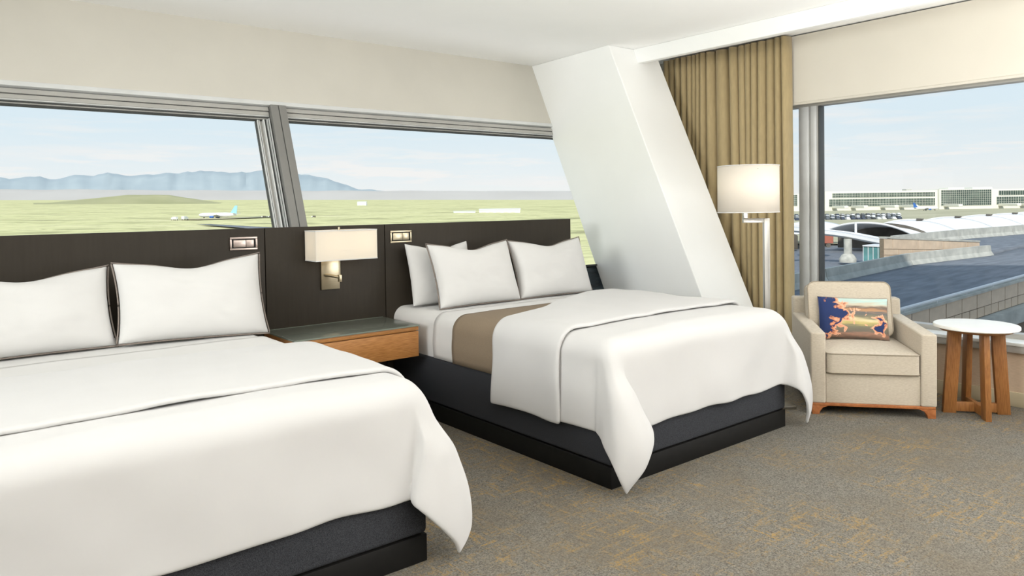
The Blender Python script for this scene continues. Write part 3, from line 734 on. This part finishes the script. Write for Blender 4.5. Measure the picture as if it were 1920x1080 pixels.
def prairie_mat():
    m, nt, b = mat_new('prairie_grass'); N = nt.nodes.new; L = nt.links.new; b.inputs['Roughness'].default_value = 1; b.inputs['Specular IOR Level'].default_value = 0
    tc = N('ShaderNodeTexCoord'); rt = N('ShaderNodeMapping'); rt.inputs['Rotation'].default_value = (0, 0, math.radians(39)); L(tc.outputs['Object'], rt.inputs[0])
    mp = N('ShaderNodeMapping'); mp.inputs['Scale'].default_value = (.0010, .026, 1); L(rt.outputs[0], mp.inputs[0])
    nz = N('ShaderNodeTexNoise'); nz.inputs['Scale'].default_value = 1.0; nz.inputs['Detail'].default_value = 9; nz.inputs['Roughness'].default_value = .62; L(mp.outputs[0], nz.inputs['Vector'])
    r = N('ShaderNodeValToRGB'); L(nz.outputs['Fac'], r.inputs[0]); e = r.color_ramp.elements
    e[0].position = .30; e[0].color = (.20, .20, .12, 1); e[1].position = .72; e[1].color = (.66, .61, .38, 1)
    for p, c in ((.40, (.38, .37, .20)), (.45, (.58, .57, .30)), (.49, (.62, .60, .33)), (.515, (.42, .41, .22)), (.54, (.62, .60, .33)), (.58, (.66, .63, .35)), (.61, (.46, .45, .25)), (.65, (.64, .61, .36))): k = e.new(p); k.color = (*c, 1)
    L(r.outputs[0], b.inputs['Base Color']); return m
M_prairie = prairie_mat()

# the hotel itself, above and below the room; it keeps the sun off the road
M_hotel = mat('hotel_cladding', (.45, .45, .43), .5, var=.05)
h1 = MB().box((-70, -30, ZC+.2), (5.95, 5.9, 46), 0)
struct(h1.build('wall_exterior', M_hotel), 'upper floors of the hotel above the room')
h2 = MB().box((-70, -30, -16), (5.92, 4.6, -.32), 0)
struct(h2.build('wall_exterior', M_hotel), 'lower floors of the hotel below the room')

# prairie on the window side of the beds: a wide plain rising gently to the horizon
def pz(x, y, h=17.6): return 1.4 - (h + .00456328*x - .01695922*y)/.99984577
def polar(az, d): a = math.radians(az); return d*math.sin(a), d*math.cos(a)
ds = [14, 40, 90, 150, 220, 320, 450, 600, 800, 1100, 1600, 2400, 3600, 5500, 8000, 12000]
azs = [-75+ (52+75)*k/26 for k in range(27)]
b = MB(); b.grid(len(azs), len(ds), lambda u, v: (lambda p: (p[0], p[1]+5, pz(p[0], p[1])+ (0 if v < .3 else fbm(p[0]*.002, p[1]*.002, 1, 1)*.6)))(polar(azs[int(round(u*(len(azs)-1)))], ds[int(round(v*(len(ds)-1)))])))
o = b.build('prairie_ground', M_prairie, sharp=False); tag(o, 'yellow green striped prairie grassland outside the long window', kind='structure')
def ridge(name, m, d, base, az0, az1, n, hf, depth, label):
    vs_, fs = [], []
    for i in range(n):
        az = az0+(az1-az0)*i/(n-1); h = hf(az)
        for j, (dd, hh) in enumerate(((0, -.25), (.3, .35), (.6, .78), (1.0, 1.0), (1.6, .2))):
            x, y = polar(az, d+depth*dd); r_ = fbm(az*1.7, dd*3, 0, 1)*.16*(1 if 0 < j < 4 else .3)
            zb = pz(x, y) if base is None else base(x, y)
            vs_.append((x, y, zb + h*(hh + (r_ if 0 < j < 3 else 0))))
    for i in range(n-1):
        for j in range(4): fs.append((i*5+j, (i+1)*5+j, (i+1)*5+j+1, i*5+j+1))
    o = obj(name, vs_, fs, m); tag(o, label, kind='structure'); return o
def mh(az):
    k = 395 + 230*math.exp(-((az-20)/7.5)**2) + 60*math.exp(-((az-9)/5)**2) - 330*max(0, min(1, (az-22)/8))
    return k + 80*fbm(az*.35, 0, 2, 1) + 60*fbm(az*.9, 3, 2, 1) + 26*fbm(az*2.4, 5, 1, 1)
b12 = pz(*polar(20, 12000))
ridge('mountain_range', M_rock_haze, 15000, lambda x, y: pz(x*11900/math.hypot(x, y), y*11900/math.hypot(x, y)) + (math.hypot(x, y)-12000)*.0165, -20, 52, 260, mh, 2400, 'hazy blue mountain range on the horizon')
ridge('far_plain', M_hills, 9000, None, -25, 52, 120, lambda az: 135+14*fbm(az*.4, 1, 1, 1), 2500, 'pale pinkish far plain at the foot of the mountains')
def mesa_h(az): return 31*max(0, min(1, (az-6.5)/5))*max(0, min(1, (17.5-az)/3.5)) + 1.2*fbm(az*1.1, 0, 4, 1)
ridge('mesa_hill', M_mesa, 2600, None, 6, 18.5, 60, mesa_h, 500, 'low green brown mesa on the prairie at left')

# aircraft
def aircraft(name, label, L_, loc, heading, fin, group=None):
    T = Matrix.Translation(loc) @ Matrix.Rotation(heading, 4, 'Z') @ Matrix.Scale(L_/36.0, 4)
    t = thing(name, label, 'airplane', loc, group)
    prof = [(.05, 18.0), (.9, 17.2), (1.5, 16.0), (1.9, 14.0), (1.95, 11), (1.95, -8), (1.7, -12), (1.0, -16), (.3, -18.0)]
    MB(T).lathe([(r, h) for r, h in prof[::-1]], 20, (0, 0, 3.6), 'x').build('fuselage', M_air, t, angle=70)
    for s in (-1, 1):
        MB(T).prism([(3.5, s*1.6, 2.7), (-2.5, s*1.6, 2.7), (-7.6, s*16.5, 3.9), (-5.8, s*16.5, 3.9)], (0, 0, .35)).build('wing', M_air, t)
        MB(T).prism([(-14.2, s*.6, 4.4), (-17.4, s*.6, 4.4), (-18.4, s*6.2, 4.9), (-17, s*6.2, 4.9)], (0, 0, .2)).build('stabilizer', M_air, t)
        MB(T).lathe([(.3, -1.8), (.85, -1.2), (1.05, .6), (.95, 2.0), (.3, 2.05)], 16, (2.6, s*5.2, 1.75), 'x').build('engine', M_airb, t, angle=60)
        MB(T).lathe([(.05, -.25), (.55, -.25), (.55, .25), (.05, .25)], 14, (-1.5, s*2.6, .55), 'y').build('wheel', M_dark, t)
    MB(T).prism([(-11.8, -.18, 5.0), (-16.2, -.18, 11.6), (-18.6, -.18, 11.6), (-17.6, -.18, 4.4)], (0, .36, 0)).build('tail_fin', fin, t)
    MB(T).box((-.6+13, -.25, 0), (.6+13, .25, 2.2), .1).build('nose_gear', M_dark, t)
hd = math.atan2(.629, -.777)
aircraft('airplane', 'white airliner with blue tail on the prairie taxiway', 35, (202.5, 653, pz(202.5, 653)-.1), hd-.12, M_airl)
# taxiway strips, service vehicles, sheds
def patch(name, label, pts, m):
    b = MB().add([(x, y, pz(x, y)+.7) for x, y in pts], [tuple(range(len(pts)))]); o = b.build(name, m); mod_solid(o, .12, -1); tag(o, label, kind='structure')
patch('taxiway', 'grey taxiway strip under the airliner', [(165, 640), (176, 617), (272, 668), (262, 692)], M_apron)
patch('taxiway', 'dark taxiway branch running toward the headboard', [(143, 505), (150, 497), (162, 405), (146, 408)], M_asph)
def shed(name, label, p0, p1, h, d, group=None):
    p0, p1 = Vector((*p0, 0)), Vector((*p1, 0)); ax = (p1-p0); L_ = ax.length; ax.normalize(); ay = Vector((-ax.y, ax.x, 0))
    z0 = min(pz(p0.x, p0.y), pz(p1.x, p1.y)) - .3
    T = Matrix(((ax.x, ay.x, 0, p0.x), (ax.y, ay.y, 0, p0.y), (0, 0, 1, z0), (0, 0, 0, 1)))
    t = thing(name, label, 'building', (p0.x, p0.y, z0), group)
    MB(T).box((0, 0, 0), (L_, d, h), 0).build('walls', M_air, t)
    MB(T).prism([(-.5, -.5, h), (-.5, d/2, h+d*.10), (-.5, d+.5, h)], (L_+1, 0, 0)).build('roof', M_bwall, t)
    k = int(L_//9)
    for i in range(k): MB(T).box((3+i*9, -.12, 0), (8+i*9, .05, h*.62), 0).build('door', M_bwall, t)
shed('hangar', 'long white hangar shed on the prairie', (538, 728), (577, 696), 4.2, 16)
shed('storage_shed', 'small white shed far out on the prairie', (872, 1700), (890, 1686), 9, 14)
shed('storage_shed', 'low pale shed left of the long hangar', (505, 735), (528, 722), 2.2, 8)
def truck(name, label, x, y, s=1.0, rot=0.0, m=M_air, group=None, zf=pz, simple=False):
    T = Matrix.Translation((x, y, zf(x, y))) @ Matrix.Rotation(rot, 4, 'Z') @ Matrix.Scale(s, 4)
    t = thing(name, label, 'vehicle', (x, y, zf(x, y)), group)
    MB(T).box((-3.2, -1.2, .9), (1.4, 1.2, 3.2), .06, 1).build('cargo_box', m, t)
    MB(T).box((1.5, -1.15, .8), (3.3, 1.15, 2.5), .15, 1).build('cab', M_air, t)
    for x_ in (-2.2, 2.3):
        for y_ in (-1.1, 1.1): MB(T).lathe([(.05, -.15), (.5, -.15), (.5, .15), (.05, .15)], 10, (x_, y_, .5), 'y').build('wheel', M_dark, t)
truck('service_truck', 'service truck ahead of the airliner nose', 168, 625, 1.0, .8)
truck('service_truck', 'service truck just left of the other by the airliner', 161, 628, .9, 2.0)
def blk(x, y): return pz(x, y)
ORD = ('first', 'second', 'third', 'fourth', 'fifth', 'sixth')
for i, (x, y) in enumerate(((245, 660), (250, 657), (258, 652), (266, 648), (275, 644), (284, 640))):
    truck('baggage_cart', ORD[i]+' small dark cart in the row right of the airliner tail', x, y, .55, hd, M_dark, 'carts behind the airliner tail')

# airport side: lower street level, ramp road, barriers, stone walls
GZ = -10.0
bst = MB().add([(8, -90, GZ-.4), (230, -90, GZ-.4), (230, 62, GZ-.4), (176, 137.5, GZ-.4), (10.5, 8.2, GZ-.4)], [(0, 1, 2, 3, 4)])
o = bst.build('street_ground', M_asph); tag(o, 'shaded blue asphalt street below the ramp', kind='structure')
azb = [52+ (128-52)*k/20 for k in range(21)]; dsb = [215, 330, 480, 700, 1000, 2000, 5000, 12000]
bg_ = MB().grid(21, len(dsb), lambda u, v: (lambda p: (p[0], p[1], GZ + (0 if v < .6 else .0)))(polar(azb[int(round(u*20))], dsb[int(round(v*(len(dsb)-1)))])))
o = bg_.build('apron_ground', M_apron, sharp=False); tag(o, 'pale tan airport apron before the terminal', kind='structure')
def interp(P, x):
    for a, c in zip(P, P[1:]):
        if x <= c[0]: k = (x-a[0])/(c[0]-a[0]); return [a[i]+(c[i]-a[i])*k for i in range(3)]
    return list(P[-1])
NEAR = [(14, 15.2, -4.75), (33.77, 14.33, -3.70), (46.71, 13.52, -3.06), (57.1, 12.8, -2.56), (75, 11.5, -2.45), (125, 9, -2.2)]
B1 = [(14, 21.3, -3.75), (37.7, 22.1, -3.48), (43.4, 22.6, -3.47), (55.4, 23.2, -3.26), (67.9, 22.14, -3.19), (80, 22.6, -2.95), (125, 19, -2.4)]
B2 = [(60, 30.7, -2.95), (66.7, 30.8, -2.88), (84.8, 30.3, -2.71), (97.7, 28.9, -2.63), (108.8, 27.6, -2.41), (125, 25.8, -2.2)]
def strip(name, label, A, C, x0, x1, n, m, th):
    def fn(u, v):
        x = x0+(x1-x0)*u; a, c = interp(A, x), interp(C, x); return [a[i]+(c[i]-a[i])*v for i in range(3)]
    o = MB().grid(n, 8, fn).build(name, m, sharp=False); mod_solid(o, th, 1 if False else -1); tag(o, label, kind='structure'); return o
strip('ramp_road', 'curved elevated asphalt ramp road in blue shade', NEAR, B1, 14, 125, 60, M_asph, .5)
B1b = [(p[0], p[1]+.5, p[2]) for p in B1]
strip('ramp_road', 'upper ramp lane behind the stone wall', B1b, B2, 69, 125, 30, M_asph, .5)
def barrier(name, label, P, x0, x1, n, h, joints):
    # concrete barrier with a flared foot, in cast lengths
    t = thing(name, label, 'barrier', interp(P, (x0+x1)/2))
    cuts = [x0]+joints+[x1]
    for a, c in zip(cuts, cuts[1:]):
        k = max(4, int((c-a)/2.5)); vs_, fs = [], []
        sec = [(-.42, -.05), (-.36, .10), (-.20, .34), (-.13, h), (.13, h), (.20, .34), (.36, .10), (.42, -.05)]
        for i in range(k+1):
            x = a+.03+(c-a-.06)*i/k; p = interp(P, x); q = interp(P, min(x+.5, 400)); d = Vector((q[0]-p[0], q[1]-p[1], 0)) if q[0] > p[0] else Vector((1, 0, 0)); d.normalize(); nrm = Vector((-d.y, d.x, 0))
            for s, z in sec: vs_.append((p[0]+nrm.x*s, p[1]+nrm.y*s, p[2]+z))
        m_ = len(sec)
        for i in range(k):
            for j in range(m_-1): fs.append((i*m_+j, i*m_+j+1, (i+1)*m_+j+1, (i+1)*m_+j))
        fs.append(tuple(range(m_))[::-1]); fs.append(tuple(k*m_+j for j in range(m_)))
        obj('segment', vs_, fs, M_conc, t, angle=25)
barrier('road_barrier', 'concrete road barrier crossing the ramp in front of the stone wall', B1, 20, 68.0, 40, .84, [30, 42.2, 55.4])
barrier('road_barrier', 'concrete road barrier at the far edge of the ramp', B2, 70, 124, 40, 1.0, [84, 96, 108])
def stone_wall(name, label, P0, P1, rows, zb, th=.35, cap=.12):
    # P0,P1: top line; rows: list of (height0, height1, [cuts 0..1])
    t = thing(name, label, 'wall', ((P0[0]+P1[0])/2, (P0[1]+P1[1])/2, zb))
    P0, P1 = Vector(P0), Vector(P1); d = P1-P0; n = Vector((-d.y, d.x, 0)).normalized()
    if n.y < 0: n = -n
    def q(k, dz, o_): p = P0+d*k; return Vector((p.x, p.y, p.z-dz))+n*o_
    Q = lambda k0, k1, a0, a1, o0, o1: [q(k, a, o_) for k, a in ((k0, a0), (k1, a1 if False else a0)) for o_ in (o0, o1)]
    def slab(k0, k1, t0, t1, o0, o1):    # t0,t1: callables depth below the top line
        vs_ = [q(k, f(k), o_) for k in (k0, k1) for f in (t0, t1) for o_ in (o0, o1)]
        return vs_, [(0, 1, 3, 2), (4, 6, 7, 5), (0, 4, 5, 1), (2, 3, 7, 6), (0, 2, 6, 4), (1, 5, 7, 3)]
    b = MB(); b.add(*slab(0, 1, lambda k: .02, lambda k: (P0+d*k).z-zb, .03, th)); b.build('core', M_joint, t)
    b = MB(); b.add(*slab(0, 1, lambda k: -cap, lambda k: 0, -.06, th+.06)); b.build('coping', M_conc, t)
    for top, bot, cuts in rows:
        for a, c in zip(cuts, cuts[1:]):
            g = .03/d.length
            b = MB(); b.add(*slab(a+g, c-g, lambda k: top(k)+.02, lambda k: bot(k)-.02, -.005+random.uniform(-.006, .006), .05)); b.build('stone_panel', M_panel, t)
    return t
nl = 23.4
c1 = [k/15 for k in range(16)]; c2 = [k/30 for k in range(31)]
sw = stone_wall('parapet_wall', 'long sandstone panel parapet along the near edge of the ramp', (33.77-.9, 14.38, -3.73), (57.1, 12.8, -2.51), [(lambda k: 0, lambda k: .72, c1), (lambda k: .72, lambda k: 1.21, c2)], -6.0)
bmv = MB().prism([(32.6, 13.95, -5.75), (57.2, 12.4, -4.5), (57.2, 12.4, -3.72), (32.6, 13.95, -4.98)], (.03, .5, 0)); bmv.build('edge_beam', M_conc, sw)
rl = MB(); rl.tube([(32.87, 14.5, -3.46), (40, 14.05, -3.13), (46.71, 13.6, -2.80), (57.1, 12.9, -2.26), (70, 12.1, -2.0)], .08, 8)
for x in (34, 37, 40, 43, 46, 49, 52, 55):
    p = interp(NEAR, x); rl.tube([(x, p[1]+.06, p[2]-.05), (x, p[1]+.06, p[2]+.27)], .03, 6)
rl.build('handrail', M_wpaint, sw)
stone_wall('stone_wall', 'sandstone panel wall between the two concrete barriers', (55.16, 24.75, -1.35), (69.75, 23.4, -2.2),
           [(lambda k: 0, lambda k: .80-.1*k, [0, .08, .325, .59, .86, 1]), (lambda k: .80-.1*k, lambda k: 1.25-.25*k, [0, .135, .27, .41, .55, .69, .83, 1]), (lambda k: 1.25-.25*k, lambda k: 2.0-.9*k, [0, .2, .46, .72, 1])], -3.6)
# footbridge
br = thing('footbridge', 'white curved footbridge beam on a round concrete pier', 'bridge', (134.5, 67.1, GZ))
BR = [(126.5, 77.6, -3.0), (128.3, 76.2, -3.17), (133.8, 71.7, -3.98), (135.7, 67.5, -4.57), (137.8, 61.9, -5.81), (139.4, 56.7, -7.2)]
vs_, fs = [], []
for x, y, z in BR:
    for dx, dz in ((-1.2, 0), (-1.2, -.55), (-.4, -.95), (2.4, -.95), (3.2, -.55), (3.2, 0)): vs_.append((x+dx, y, z+dz))
for i in range(len(BR)-1):
    for j in range(6): fs.append((i*6+j, (i+1)*6+j, (i+1)*6+(j+1) % 6, i*6+(j+1) % 6))
fs += [tuple(range(6)), tuple((len(BR)-1)*6+j for j in range(6))[::-1]]
obj('deck', vs_, fs, M_wpaint, br)
MB().tube([(x-1.2, y, z+.25) for x, y, z in BR], .10, 8).build('parapet_rail', M_wpaint, br)
MB().lathe([(1.5, GZ), (1.5, GZ+.7), (1.05, GZ+1.4), (.72, GZ+1.6), (.72, -5.6)], 20, (135.0, 67.2, 0)).build('pier', M_conc, br)
MB().lathe([(.22, -5.2), (.22, -2.6)], 10, (137.9, 67.1, 0)).build('mast', M_wpaint, br)
pv = thing('glass_pavilion', 'small teal glass stair pavilion left of the stone wall', 'building', (121.5, 55.6, GZ))
MB().box((120.2, 54.0, GZ), (124, 57.2, -5.9), 0).build('glass_box', M_teal, pv)
fr = MB()
for k in range(5): fr.box((120.1, 54.0+k*.8, GZ), (120.2, 54.08+k*.8, -5.8), 0)
fr.box((120.0, 53.9, -6.0), (124.1, 57.3, -5.8), 0); fr.build('frame', M_wpaint, pv)
# train hall canopy: white vaulted membrane bays
def vault(name, label, ox, oy, ax, L_, hw, zs, za, bays, group=None):
    T0 = Vector((ox, oy, 0)); A = Vector((math.cos(ax), math.sin(ax), 0)); C = Vector((-A.y, A.x, 0))
    t = thing(name, label, 'canopy', (ox, oy, GZ), group)
    for i in range(bays):
        def fn(u, v):
            s = (i+u)*L_/bays; w_ = -1+2*v; sag = 1-.16*math.sin(PI*u)
            z = zs + (za-zs)*max(0, 1-abs(w_)**2.2)*(.86+.14*math.cos(2*PI*u)) - .4*(1-abs(w_))*math.sin(PI*u)
            p = T0 + A*s + C*(w_*hw*sag); return (p.x, p.y, z)
        o = MB().grid(12, 25, fn).build('membrane_bay', M_white, t, sharp=False); mod_solid(o, .12, -1)
        arch = [T0 + A*(i*L_/bays) + C*(w_*hw) + Vector((0, 0, zs+(za-zs)*max(0, 1-abs(w_)**2.2)+.08)) for w_ in [-1+2*k/20 for k in range(21)]]
        MB().tube(arch, .28, 6).build('arch_rib', M_wpaint, t, sharp=False)
        if i:
            p = T0 + A*(i*L_/bays) + C*(-.15*hw)
            MB().prism([(p.x-2.2, p.y, za-.15), (p.x, p.y-.9, za+.15), (p.x+2.2, p.y, za-.15), (p.x, p.y+.9, za+.2)], (0, 0, .25)).build('roof_vent', M_dark, t)
    for i in range(bays+1):
        for s in (-1, 1):
            p = T0 + A*(i*L_/bays) + C*(s*hw); MB().lathe([(.35, GZ), (.25, zs)], 8, (p.x, p.y, 0)).build('column', M_wpaint, t)
    bk = MB().box((-.2, -hw*.95, 0), (.2, hw*.95, 1), 0)
    p = T0 + A*12
    vs2 = [p + C*(w_*hw*.97) + Vector((0, 0, z)) for w_ in [-1+2*k/16 for k in range(17)] for z in (GZ, zs+(za-zs)*max(0, 1-abs(w_)**2.2)-.3)]
    obj('shade_backdrop', vs2, [(2*k, 2*k+2, 2*k+3, 2*k+1) for k in range(16)], M_dark, t)  # dark sheet across the vault stands in for the shade inside
vault('train_canopy', 'large white vaulted train hall canopy beyond the ramp', 165.5, 78.5, .07, 210, 11.5, -6.9, -3.6, 7)
vault('train_canopy', 'second white canopy vault left of the large one', 152, 104, .07, 44, 11, -6.4, -4.0, 2)
# vehicles on the street below
truck('box_truck', 'rust red box truck parked under the footbridge', 150, 81.5, 1.0, 2.2, mat('rust_red', (.35, .10, .06), .6, var=.1), None, lambda x, y: GZ-.4+2.0)
truck('box_truck', 'white box truck parked by the canopy near the mullion', 138, 86, 1.0, 2.2, M_air, None, lambda x, y: GZ-.4)
# terminal concourse
To = Matrix(((.777, .629, 0, 831.3), (-.629, .777, 0, 485.0), (0, 0, 1, GZ), (0, 0, 0, 1)))
tb = thing('terminal_building', 'long white airport concourse with glass blocks on the horizon', 'building', (940, 400, GZ))
K = .652
def tpx(x): return (x-1482)*K-6.0
def tz(y): return (388-y)*K*1.0 + 1.5
MB(To).box((tpx(1370), 0, 0), (tpx(1552), 60, tz(358)), 0).build('wing', M_bwall, tb)
MB(To).box((tpx(1552), -6, 0), (tpx(1762), 60, tz(354.5)), 0).build('wing', M_bwall, tb)
MB(To).box((tpx(1762), -10, 0), (tpx(1861), 60, tz(353)), 0).build('glass_block', M_bwall, tb)
MB(To).box((tpx(1861), -6, 0), (tpx(2150), 60, tz(354)), 0).build('wing', M_bwall, tb)
def glazing(x0, x1, y0, y1, front, nx, ny, m=M_bglass):
    g = MB(To).box((tpx(x0), front-.35, tz(y1)), (tpx(x1), front+.2, tz(y0)), 0).build('window', m, tb)
    f_ = MB(To); X0, X1, Z0, Z1 = tpx(x0), tpx(x1), tz(y1), tz(y0)
    for k in range(nx+1): x = X0+(X1-X0)*k/nx; f_.box((x-.09, front-.6, Z0), (x+.09, front-.3, Z1), 0)
    for k in range(ny+1): z = Z0+(Z1-Z0)*k/ny; f_.box((X0, front-.6, z-.10), (X1, front-.3, z+.10), 0)
    q = f_.build('mullions', M_bwall, g, smooth=False); q['kind'] = 'stuff'
glazing(1483, 1504, 359.5, 380, 0, 8, 6); glazing(1516, 1550, 359.5, 380, 0, 13, 6)
glazing(1566, 1757, 358, 366, -6, 66, 2); glazing(1560, 1757, 369, 382.5, -6, 68, 3)
glazing(1765, 1858, 354.8, 383.5, -10, 26, 7)
glazing(1876, 2140, 357, 365.5, -6, 60, 1); glazing(1872, 2140, 368.5, 382.5, -6, 60, 3)
MB(To).box((tpx(1792), 5, tz(353)), (tpx(1822), 25, tz(350)), 0).build('roof_plant', M_bwall, tb)
MB(To).box((tpx(1838), 5, tz(353)), (tpx(1875), 25, tz(350)), 0).build('roof_plant', M_bwall, tb)
MB(To).box((tpx(1713), 5, tz(355)), (tpx(1723), 15, tz(351.5)), 0).build('roof_plant', M_conc, tb)
for x in (1565, 1600, 1655, 1690, 1770, 1875, 1915):
    MB(To).box((tpx(x), -40, 3.0), (tpx(x)+5, -6, 6.2), .3, 1).build('jet_bridge', M_bwall, tb)
aircraft('airplane', 'small white airliner with dark blue tail parked at the terminal', 27, (850, 337, GZ), math.atan2(-.629, .777), M_airb)
# parked cars: one builder, copied
CARCOL = ('black', 'dark grey', 'silver', 'navy', 'white')
M_cars = [mat('car_paint', c, .35, var=.05) for c in ((.03, .035, .04), (.10, .11, .12), (.55, .56, .56), (.05, .06, .09), (.72, .73, .73))]
proto = []
for mm in M_cars:
    b = MB().box((-2.2, -.9, .35), (2.2, .9, .95), .12, 1); b.prism([(-1.6, -.8, .95), (-1.0, -.7, 1.5), (.6, -.7, 1.5), (1.3, -.8, .95)], (0, 1.5, 0)); b.box((-1.6, -.85, 0), (-1.0, .85, .5), .1, 1); b.box((1.0, -.85, 0), (1.6, .85, .5), .1, 1)
    o = b.build('parked_car', mm); proto.append(o.data); bpy.data.objects.remove(o)
cx_ = Vector((.777, -.629, 0)); cy_ = Vector((.629, .777, 0)); n_car = 0
for row in range(7):
    for k in range(22):
        if random.random() < .12: continue
        p = Vector((0, 0, 0)) + cy_*(455+row*24) + cx_*((1484-960)/1379.7*(455+row*24) + k*3.6*(455+row*24)/520)
        ci = random.randrange(5); o = bpy.data.objects.new('parked_car', proto[ci]); COL.objects.link(o)
        o.location = (p.x, p.y, GZ+.45); o.rotation_euler = (0, 0, math.atan2(cy_.y, cy_.x)+random.uniform(-.05, .05)); o.scale = (1.25, 1.25, 1.25)
        tag(o, CARCOL[ci]+' parked car in the crowded lot before the terminal', 'car', 'cars in the airport parking lot')
